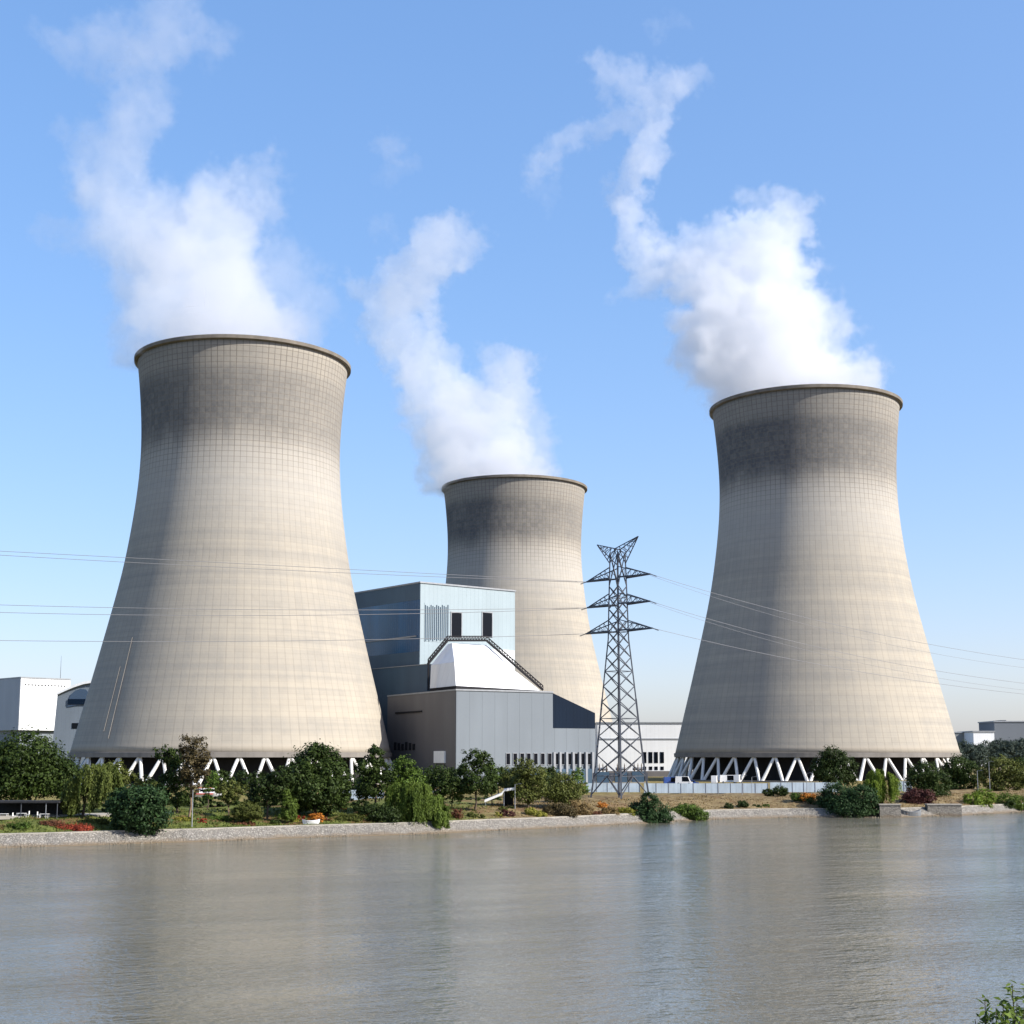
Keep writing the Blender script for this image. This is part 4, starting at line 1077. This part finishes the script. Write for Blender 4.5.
for x, y, rx, ry, lm, lab in beds:
    T('flower_bed' if lm in ('red', 'orange', 'redbrown') else 'planting_bed', lab, 'plants', x, y + ry * .6, [(x - rx * .45, y, rx * .6, ry), (x + rx * .45, y, rx * .6, ry), (x, y, rx * .6, ry * .9)], lm, .24, 1.7, 0, skin='foliage', depth=.7)

# trees standing behind, between the garden and the plant
back = [(150, 800, 'deep', 'dark tree under the nearest tower, behind the dark embankment shrub'), (222, 792, 'dark', 'low tree at the foot of the nearest tower left of its bright column pair'), (243, 792, 'deep', 'low tree under the nearest tower behind the clipped dome'), (352, 796, 'deep', 'low tree under the nearest tower right of the black-green tree'),
        (422, 790, 'dark', 'dark tree at the foot of the brown wall'), (455, 790, 'deep', 'dark tree below the white notice panel'), (498, 788, 'dark', 'dark tree in front of the slot windows'), (515, 790, 'deep', 'tree behind the white sloping canopy'), (548, 788, 'dark', 'dark tree at the hall plinth behind the spiky bush')]
for x, y, lm, lab in back:
    T('back_tree', lab, 'tree', x, y, [(x, y - 13, 11, 9), (x + 7, y - 8, 9, 7), (x - 7, y - 7, 9, 7)], lm, .55, 1.4, .2, d=330 + (x * 7) % 60, group='trees between garden and plant')
fars = []
for i, (x, yt, d_) in enumerate([(948, 741, 760), (962, 738, 900), (975, 741, 820), (988, 739, 950), (1000, 737, 1000), (1012, 738, 930), (1024, 736, 980), (1036, 738, 940), (955, 748, 640), (978, 750, 650), (1000, 749, 660), (1022, 748, 640)]):
    r = 10
    T('far_tree', 'dark distant tree of the line below the far sheds', 'tree', x, 760, [(x, yt + 10, r, 8), (x + 6, yt + 12, r * .8, 7), (x - 6, yt + 13, r * .8, 7)], 'far', .95, 1.4, .3, d=d_, group='distant trees below the far sheds')
for i, (x, d_) in enumerate([(-40, 420), (-10, 430), (40, 440), (62, 400), (668, 700), (690, 720)]):
    if i < 4: T('back_tree', 'dark tree in the row behind the terrace, under the left buildings', 'tree', x, 790, [(x, 768, 16, 13), (x + 9, 776, 13, 11), (x - 9, 778, 13, 11)], 'deep', .6, 1.4, .25, d=d_, group='dark trees behind the terrace')

for x0, x1, y, h, d_, lm, lab in [(160, 226, 803, 9, 285, 'deep', 'long dark hedge behind the thin brown tree'), (228, 296, 803, 9, 288, 'dark', 'dark hedge behind the clipped dome and the small conifer'), (300, 352, 802, 8, 292, 'deep', 'dark hedge behind the black-green tree'),
                                  (452, 500, 803, 6, 322, 'dark', 'dark hedge under the layered dark tree'), (62, 130, 809, 5, 262, 'deep', 'dark hedge behind the pale willow')]:
    k_ = int((x1 - x0) / 7); rr_ = random.Random(x0)
    T('hedge', lab, 'hedge', (x0 + x1) / 2, y, [(x0 + (x1 - x0) * (q + .5) / k_, y - rr_.uniform(-1, 2), 7, h * rr_.uniform(.8, 1.15)) for q in range(k_)], lm, .5, 1.3, .0, d=d_, skin='foliage', depth=.6)

# wooded skyline far behind the plant, one mass
rg = np.random.default_rng(31); lob = []
for k_ in range(150):
    xx = -1500 + k_ * 20 + rg.uniform(-8, 8); dd = 1950 + rg.uniform(-60, 60); hh = rg.uniform(7, 12)
    lob.append(((xx, dd, 6 + hh * .4), 15, 10, hh))
c1, n1, t1_ = crown_points(lob, 3.2, .55, rg, .3)
tag(leaves_mesh('distant_woodland', c1, n1, 3.2, t1_, L['far'], None, .7, 0, 3), kind='stuff')

# low viaduct far off at the right, crossing behind the trees
Dv = 1050; xa_, xb_ = ray(930, 750).x * Dv, ray(1130, 750).x * Dv
vd = thing('viaduct', 'low pale road viaduct beyond the dark trees at the right edge', 'viaduct', (xa_, Dv, 5)); zv_ = zpx(748.5, Dv) - 5
MB().box(0, xb_ - xa_, 0, 12, zv_ - 1.2, zv_).build('deck', M['kerb'], vd)
MB().box(0, xb_ - xa_, -.3, 0.2, zv_ + .01, zv_ + 1.1).build('parapet', M['steel_light'], vd)
for q in range(7): MB().bar(((q + .5) * (xb_ - xa_) / 7, 6, -1), ((q + .5) * (xb_ - xa_) / 7, 6, zv_ - 1.21), 2.2, None, 10).build('pier', M['kerb'], vd)

# switchyard transformers glimpsed through the pylon legs
def transformer(x, d_, lab):
    g = ground_at(x, d_); t = thing('transformer', lab, 'transformer', g)
    MB().box(-2.2, 2.2, -1.4, 1.4, .4, 4.2).build('tank', M['slate_blue'], t)
    for sx in (-1, 1):
        b = MB()
        for q in range(7): b.box(sx * 3.0 - .55, sx * 3.0 + .55, -1.4 + q * .42, -1.25 + q * .42, .8, 3.8)
        b.box(sx * 2.6 - .4, sx * 2.6 + .4, -1.3, 1.3, 3.3, 3.5); b.build('radiator', M['steel_dark'], t)
    b = MB(); b.bar((-1.8, .6, 5.2), (1.8, .6, 5.2), 1.1, None, 14); b.bar((-1.2, .6, 4.2), (-1.2, .6, 4.8), .3); b.bar((1.2, .6, 4.2), (1.2, .6, 4.8), .3); b.build('oil_conservator', M['steel_light'], t)
    for q in (-1.3, 0, 1.3):
        b = MB(); b.lathe([(.22, 4.2), (.3, 4.6), (.18, 4.8), (.28, 5.1), (.16, 5.3), (.25, 5.6), (.14, 5.9), (.2, 6.2), (.06, 7.2)], 10)
        o_ = b.build('bushing', M['bark'], t); o_.location = (q, -.7, 0)
    MB().box(-3.6, 3.6, -1.8, 1.8, -.3, .395).build('plinth', M['kerb'], t)
transformer(603, 512, 'dark transformer beside the grey hall end, seen through the pylon legs')
transformer(621, 520, 'dark transformer in the middle behind the pylon foot')
transformer(638, 528, 'dark transformer before the white hall, seen right of the pylon foot')

rs2 = random.Random(21)
for k_, x in enumerate([142, 160, 208, 252, 300, 341, 362, 452, 492, 512, 546, 580]):
    d_ = dbank(x) + rs2.uniform(20, 36); g_ = ground_at(x, d_); _y = CY - F * (-d_ * sp + (g_.z - CAMZ) * cp) / (d_ * cp + (g_.z - CAMZ) * sp)
    h_ = rs2.uniform(20, 34); w_ = rs2.uniform(6, 9)
    T('young_tree', 'slim young tree with thin open crown planted along the garden', 'tree', x, _y, [(x + rs2.uniform(-3, 3), _y - h_, w_, h_ * .28), (x + rs2.uniform(-5, 5), _y - h_ * .72, w_ * 1.1, h_ * .26), (x + rs2.uniform(-5, 5), _y - h_ * .5, w_, h_ * .22)], rs2.choice(['mid', 'olive', 'dark', 'mid']), .42, .75, .12, d=d_, clump=.42, group='slim young trees along the garden')

# small knee-high bushes dotted over the garden slope
rr_ = random.Random(4)
for k_ in range(34):
    x = 150 + k_ * 17.5 + rr_.uniform(-6, 6)
    if 100 < x < 165: continue
    X_, Y_ = world_tu(tu(*GZ(min(x, 760), 828, 1.0).xy)[0], rr_.uniform(5.5, 13))
    px_ = 512 + X_ / Y_ * F; r = rr_.uniform(2.2, 4.6)
    b_ = Vector((X_, Y_, ground_z(X_, Y_))); _y = CY - F * (-Y_ * sp + (b_.z - CAMZ) * cp) / (Y_ * cp + (b_.z - CAMZ) * sp)
    T('low_bush', 'knee-high bush dotted on the garden slope above the stone embankment', 'shrub', px_, _y, [(px_, _y - r * .4, r, r * .7), (px_ + r * .7, _y - r * .2, r * .7, r * .5)], rr_.choice(['dark', 'mid', 'olive', 'straw', 'redbrown', 'mid', 'yellow']), .26, 1.5, 0, d=Y_, skin='foliage', group='knee-high bushes on the garden slope')

# rubble fallen to the waterline: uncountable, one object
rs_ = np.random.default_rng(12); rb = MB()
for k_ in range(2200):
    t_ = rs_.uniform(TL, TR); u_ = abs(rs_.normal()) * .8 + .1; X_, Y_ = world_tu(t_, u_ - .2 + .5 * math.sin(t_ * .35)); q_ = rs_.uniform(.07, .2)
    c_ = Vector((X_, Y_, .02 + u_ * .15)); an = rs_.uniform(0, 6.28)
    pts_ = [c_ + Vector((math.cos(an + a_) * q_ * rs_.uniform(.7, 1.3), math.sin(an + a_) * q_ * rs_.uniform(.7, 1.3), h_)) for h_, n_ in ((-.1, 5), (q_ * .3, 5)) for a_ in [6.283 * i_ / 5 for i_ in range(5)]]
    pts_ = pts_[:5] + [p_.lerp(c_, .35) + Vector((0, 0, q_ * .12)) for p_ in pts_[5:]]
    rb.loft(pts_[:5], pts_[5:])
tag(rb.build('shore_rubble', weathered('wet_stone', (.15, .125, .09), .6, .3, .9)), kind='stuff')

# grass over the lawn and slope: uncountable, one object
rng = np.random.default_rng(77)
n = 34000
tt = rng.uniform(TL, TR, n); uu = 4.2 + 20 * rng.uniform(0, 1, n) ** 1.2
pts = np.zeros((n, 3))
for i in range(n):
    X, Y = world_tu(tt[i], uu[i]); pts[i] = (X, Y, ground_z(X, Y) + .1)
west = pts[:, 0] < -10 + rng.normal(size=n) * 6
nn = rng.normal(size=(n, 3)); nn[:, 2] *= .3
g1 = leaves_mesh('lawn_grass', pts[west], nn[west], .42, rng.uniform(0, 1, west.sum()), L['grass'], None, .5, -2.5, 8); tag(g1, kind='stuff')
g2 = leaves_mesh('dry_grass', pts[~west][::2], nn[~west][::2], .4, rng.uniform(0, 1, len(pts[~west][::2])), L['straw'], None, .45, -2.5, 9); tag(g2, kind='stuff')

# foreground shrub on the near bank, lower right
def near_shrub():
    rng = np.random.default_rng(5); D_ = 13.0
    base = Vector((ray(1010, 1100).x * D_, D_, 10.2)); t = thing('riverbank_shrub', 'leafy shrub on the near bank at the lower right corner', 'shrub', base)
    Cs, Ns, Ts = [], [], []
    tops = [(985, 1001), (1003, 1002), (1012, 984), (1024, 989), (996, 1012), (975, 1019), (1017, 1003), (1035, 985), (1045, 1000), (1030, 1010), (1008, 1016), (988, 1022), (1020, 1020), (1060, 990), (1000, 1026), (1040, 1022), (978, 1026), (992, 1018), (1015, 1012), (1026, 998)]
    for (x, y) in tops:
        tip = P(x, y, D_ + rng.uniform(-.6, .6)) - base
        a = Vector((tip.x * .5 + rng.normal() * .05, tip.y * .5, 0)); mid = a.lerp(tip, .55) + Vector((rng.normal() * .05, rng.normal() * .05, 0))
        b = MB(); b.tube([a, mid, tip], [.014, .010, .004], 5); b.build('stem', M['bark'], t)
        for k in range(80):
            f = rng.uniform(.35, 1.0); p = mid.lerp(tip, (f - .35) / .65)
            Cs.append((p.x + rng.normal() * .045, p.y + rng.normal() * .05, p.z + rng.normal() * .03)); Ns.append((rng.normal() * .6, rng.normal() * .6 - .2, .8)); Ts.append(rng.uniform(0, 1))
    leaves_mesh('foliage', np.array(Cs), np.array(Ns), .08, np.array(Ts), L['bright'], t, .42, .3, 6)
near_shrub()

# ------------------------------------------------------------------ walls, hoarding, small things
def hoard(x0, x1, d_, label, h=2.7, n=6):
    a, b_ = ground_at(x0, d_), ground_at(x1, d_)
    t = thing('hoarding', label, 'hoarding', (a.x, a.y, a.z)); ln = b_.x - a.x
    for k in range(n):
        p = MB(); p.box(ln * k / n + .06, ln * (k + 1) / n - .06, -.04, .04, .15, h); p.build('panel', M['hoarding'], t)
    for k in range(n + 1):
        p = MB(); p.box(ln * k / n - .05, ln * k / n + .05, -.14, -.045, -.2, h + .12); p.build('post', M['steel_light'], t)
    return t
hoard(586, 640, 383, 'pale blue hoarding behind the pylon foot', 2.5, 5)
hoard(644, 768, 380, 'long pale blue hoarding along the crest of the dry slope', 2.7, 10)
hoard(770, 838, 382, 'pale blue hoarding behind the dark mound shrubs', 2.7, 6)
hoard(340, 384, 330, 'short pale blue hoarding below the parked white boats', 2.4, 4)
hoard(896, 912, 400, 'short pale blue hoarding left of the maroon bush', 3.2, 2)

# retaining wall on the right
def wall_piece(x0, x1, y0, y1, d_, label, name='retaining_wall'):
    a = P(x0, y1, d_); b_ = P(x1, y1, d_); top = P(x0, y0, d_).z
    t = thing(name, label, 'wall', (a.x, a.y, 0)); ln = b_.x - a.x
    MB().box(0, ln, 0, 2.2, -.8, top - .28).build('wall_face', M['rubble'], t)
    MB().box(-.15, ln + .15, -.18, 2.3, top - .275, top).build('coping', M['kerb'], t)
    return t
wall_piece(880, 901, 804, 817, 338, 'pale stone retaining wall left of the grey boat at the water')
wall_piece(928, 962, 804, 817, 346, 'pale stone retaining wall right of the grey boat, below the maroon bush')
# grey rowing boat between the walls
def rowboat(c, ln, w, m, label, rz=0, name='rowing_boat'):
    t = thing(name, label, 'boat', c, rz); b = MB(); n = 9; lo_, hi_ = [], []
    for k in range(n):
        f = k / (n - 1) * 2 - 1; ww = w * .5 * (1 - abs(f) ** 2.6) + .04; sh_ = .55 + .28 * f * f
        lo_.append((f * ln / 2 * .9, ww * .55)); hi_.append((f * ln / 2, ww, sh_))
    vs, fs = [], []
    for k in range(n):
        vs += [(hi_[k][0], -hi_[k][1], hi_[k][2]), (lo_[k][0], -lo_[k][1], .02), (lo_[k][0], lo_[k][1], .02), (hi_[k][0], hi_[k][1], hi_[k][2]), (hi_[k][0] * .97, hi_[k][1] * .86, hi_[k][2]), (lo_[k][0] * .97, lo_[k][1] * .8, .14), (lo_[k][0] * .97, -lo_[k][1] * .8, .14), (hi_[k][0] * .97, -hi_[k][1] * .86, hi_[k][2])]
    for k in range(n - 1):
        for j in range(8): fs.append((k * 8 + j, k * 8 + (j + 1) % 8, (k + 1) * 8 + (j + 1) % 8, (k + 1) * 8 + j))
    fs += [tuple(range(8)), tuple((n - 1) * 8 + j for j in range(7, -1, -1))]
    b.add(vs, fs); b.build('hull', m, t)
    for f in (-.25, .2): MB().box(f * ln - .14, f * ln + .14, -w * .4, w * .4, .36, .41).build('thwart', M['bark_pale'], t)
    return t
p = GZ(911, 816.5, 0.05); rowboat((p.x, p.y, -.05), 5.6, 1.9, weathered('grey_boat_paint', (.16, .17, .18), .6, .2, .6), 'grey rowing boat moored between the two pale walls', .25).scale = (1, 1, 2.2)
p = ground_hit(311, 825.5); rowboat((p.x, p.y, p.z + .05), 3.2, 1.2, M['white_paint'], 'small white boat lying on the lawn by the orange flowers', .3)


def motor_boat(x, y, d_, ln, label, stripe):
    g = ground_at(x, d_); z = zpx(y, d_); t = thing('motor_boat', label, 'boat', (g.x, g.y, z)); b = MB()
    sec = [(-.5, .42, .0), (-.2, .5, 0), (.2, .45, .05), (.42, .22, .14), (.5, .03, .22)]; vs, fs = [], []; w = ln * .3
    for f, ww, rise in sec:
        vs += [(f * ln, -ww * w, .9 + rise), (f * ln * .94, -ww * w * .5, .0 + rise), (f * ln * .94, ww * w * .5, rise), (f * ln, ww * w, .9 + rise)]
    for k in range(len(sec) - 1):
        for j in range(4): fs.append((k * 4 + j, k * 4 + (j + 1) % 4, (k + 1) * 4 + (j + 1) % 4, (k + 1) * 4 + j))
    fs += [(0, 1, 2, 3), (19, 18, 17, 16)]; b.add(vs, fs); b.build('hull', M['car_white'], t)
    MB().box(-ln * .47, ln * .15, -w * .52, w * .52, .62, .86).build('stripe', stripe, t)
    c = MB(); c.prism([(-ln * .3, -w * .38), (ln * .18, -w * .34), (ln * .18, w * .34), (-ln * .3, w * .38)], .9, 2.0); c.build('cabin', M['car_white'], t)
    MB().box(-ln * .27, ln * .185, -w * .39, w * .39, 1.3, 1.75).build('window', M['glass'], t)
    MB().box(-ln * .36, ln * .1, -w * .36, w * .36, 2.02, 2.14).build('roof', stripe, t)
    c = MB(); 
    for q in (-.3, .25):
        c.bar((q * ln, -w * .3, -1.8), (q * ln, 0, .1), .18); c.bar((q * ln, w * .3, -1.8), (q * ln, 0, .1), .18)
    c.build('cradle', M['steel_dark'], t)
motor_boat(356, 793, 360, 10.5, 'white and pink motor boat on a cradle left of the bank willow', M['pink'])
motor_boat(432, 793, 340, 5.5, 'small white motor boat with pink roof right of the bank willow', M['pink'])
motor_boat(209, 797, 330, 7.0, 'white and red motor boat on a cradle behind the thin brown tree', M['red'])


def car(x, y, d_, body, label, ln=4.4, van=False, rz=0, sub='car'):
    g = ground_at(x, d_); z = g.z; t = thing('parked_' + sub, label, sub, (g.x, g.y, z), rz); w = 1.8; h = 2.7 if van else 1.48
    b = MB(); hood = .95 if van else .82
    side = [(-ln / 2, .35), (ln / 2, .35), (ln / 2, hood - .1), (ln * (.40 if van else .27), hood), (ln * (.26 if van else .12), h), (-ln * (.48 if van else .28), h), (-ln * (.5 if van else .40), hood + .02), (-ln / 2, hood - .05)]
    k = len(side); b.add([(a, -w / 2, c) for a, c in side] + [(a, w / 2, c) for a, c in side], [tuple(range(k)), tuple(range(2 * k - 1, k - 1, -1))] + [((i + 1) % k, i, k + i, k + (i + 1) % k) for i in range(k)])
    b.build('body', body, t)
    for sy in (-1, 1):
        q = MB(); y_ = sy * (w / 2 + .012)
        ws = [(ln * (.36 if van else .22), hood + .06), (ln * (.25 if van else .11), h - .12), (-ln * (.1 if van else .26), h - .12), (-ln * (.1 if van else .35), hood + .06)]
        q.add([(a, y_, c) for a, c in ws] + [(a, y_ - sy * .05, c) for a, c in ws], [(0, 1, 2, 3), (7, 6, 5, 4), (0, 4, 5, 1), (1, 5, 6, 2), (2, 6, 7, 3), (3, 7, 4, 0)]); q.build('side_window', M['glass'], t)
        for f in (-.31, .31):
            wv = MB(); wv.bar((f * ln, sy * (w / 2 - .1), .33), (f * ln, sy * (w / 2 + .05), .33), .66, None, 14)
            wh_ = wv.build('wheel', M['rubber'], t); MB().bar((f * ln, sy * (w / 2 + .04), .33), (f * ln, sy * (w / 2 + .065), .33), .36, None, 10).build('rim', M['steel_light'], wh_)
        MB().box(ln / 2 - .02, ln / 2 + .015, sy * .62 - .16, sy * .62 + .16, .62, .76).build('headlight', M['white_paint'], t)
    return t
car(672, 780, 486, M['car_blue'], 'blue parked van at the left foot of the alone standing tower', 5.6, True, .1, 'van')
car(684, 780, 484, M['car_white'], 'white parked van beside the blue van near the tower columns', 5.6, True, -.2, 'van')
car(692, 780, 490, M['car_blue'], 'dark blue car right of the white van, partly behind tower columns', 4.6)
car(715, 780, 484, M['car_white'], 'white van before the shaded columns, left of the white box van', 5.0, True, 1.3, 'van')
car(729, 780, 484, M['car_white'], 'longer white box van in front of the tower columns above the hoarding', 6.0, True, -.1, 'van')
car(738, 780, 482, M['car_white'], 'small white van right of the longer white box van', 4.4, True, 1.2, 'van')

# white sloping canopy
g = ground_at(500, 300); cnp = thing('entrance_canopy', 'white sloping glass canopy on slim posts beside the feathery tree', 'canopy', (g.x, g.y, g.z))
s_ = 300 / F
xl, xm, xr = (485 - 500) * s_, (504 - 500) * s_, (515 - 500) * s_
zl, zm, zr_ = zpx(802, 300) - g.z, zpx(791, 300) - g.z, zpx(789.5, 300) - g.z
b = MB(); pr = [(xl, zl), (xm * .5, (zl + zm) / 2 + .35), (xm, zm), (xr, zr_)]
k = 4; b.add([(x, -2.6, z) for x, z in pr] + [(x, 2.6, z) for x, z in pr] + [(x, -2.6, z + .5) for x, z in pr] + [(x, 2.6, z + .5) for x, z in pr],
             [(i, 4 + i, 5 + i, 1 + i) for i in range(3)] + [(8 + i, 9 + i, 13 + i, 12 + i) for i in range(3)] + [(i, i + 1, 9 + i, 8 + i) for i in range(3)] + [(5 + i, 4 + i, 12 + i, 13 + i) for i in range(3)] + [(0, 8, 12, 4), (3, 7, 15, 11)])
b.build('roof', M['white_paint'], cnp)
for x, z in ((xm, zm), (xr - .1, zr_ + 2.2), (xl + .2, zl)):
    for yy in (-1.6, 1.6): MB().bar((x, yy, -.3), (x, yy, z), .16, None, 6).build('post', M['white_paint'], cnp)
MB().box(xm - .2, xr - .4, 1.2, 1.3, 0, zm - .2).build('rear_glazing', M['glass'], cnp)

# riverside terrace at the left: dark shade roof, tables and chairs
d_ = 243.0
g = ground_at(28, d_); zf = g.z
xl, xr = ray(-14, 800).x * d_, ray(61, 800).x * d_
tv = thing('shade_pavilion', 'dark flat-roofed shade pavilion under the large spreading tree', 'pavilion', (xl, d_, zf))
wv = xr - xl; zr_ = zpx(801, d_) - zf
MB().box(0, wv, -1.2, 5, zr_ - .3, zr_).build('roof', M['terrace_roof'], tv)
MB().box(0, wv, 4.6, 4.9, -.3, zr_ - .31).build('back_wall', M['terrace_roof'], tv)
for f in (.02, .5, .83, .98): MB().bar((wv * f, -1.0, -.3), (wv * f, -1.0, zr_ - .31), .14, None, 6).build('post', M['steel_light' if f == .83 else 'steel_dark'], tv)


def table(x, lab):
    X = ray(x, 810).x * d_; z = ground_z(X, d_ - .6); t = thing('cafe_table', lab, 'table', (X, d_ - .6, z)); MB().box(-.75, .75, -.4, .4, .72, .77).build('tabletop', M['white_paint'], t)
    for sx in (-.65, .65):
        for sy in (-.32, .32): MB().bar((sx, sy, 0), (sx, sy, .72), .06).build('leg', M['white_paint'], t)
def chair(x, lab, f=1):
    X = ray(x, 810).x * d_; z = ground_z(X, d_ - 1.0); t = thing('cafe_chair', lab, 'chair', (X, d_ - 1.0, z)); MB().box(-.23, .23, -.23, .23, .43, .48).build('seat', M['white_paint'], t)
    MB().box(-.23 * f - .02, -.23 * f + .02, -.22, .22, .484, 1.0).build('backrest', M['white_paint'], t)
    for sx in (-.2, .2):
        for sy in (-.2, .2): MB().bar((sx, sy, 0), (sx, sy, .43), .05).build('leg', M['white_paint'], t)
table(5, 'white cafe table at the left edge of the shade pavilion'); table(23, 'white cafe table in the middle of the shade pavilion'); table(46, 'white cafe table by the pale post of the shade pavilion')
chair(0, 'white cafe chair left of the left edge table'); chair(16.5, 'white cafe chair left of the middle table'); chair(30, 'white cafe chair right of the middle table', -1); chair(41, 'white cafe chair left of the table by the pale post')

def lamp(x, y, d_, h, lab):
    g = ground_at(x, d_); t = thing('lamp_post', lab, 'lamp post', g)
    MB().tube([(0, 0, -.3), (0, 0, h * .5), (0, 0, h)], [.1, .08, .06], 6).build('pole', M['steel_light'], t)
    MB().bar((0, 0, h), (.9, -.2, h + .15), .08).build('bracket', M['steel_light'], t)
    MB().box(.7, 1.3, -.32, -.08, h + .1, h + .22).build('lamp_head', M['steel_dark'], t)
for x, d_, h, lab in [(193, 246, 6.2, 'pale lamp post beside the thin brown tree trunk'), (265, 300, 4.5, 'lamp post in front of the dark bushy tree'), (515, 296, 5.0, 'lamp post at the white sloping canopy'), (742, 372, 4.6, 'dark lamp post before the hoarding on the dry slope'), (752, 374, 4.0, 'shorter lamp post right of the dark lamp post'), (807, 370, 5.5, 'lamp post above the orange flowering bush'), (978, 380, 7.0, 'lamp post rising from the bright bushes'), (990, 400, 8.5, 'tallest lamp post among trees at the right')]:
    lamp(x, 0, d_, h, lab)
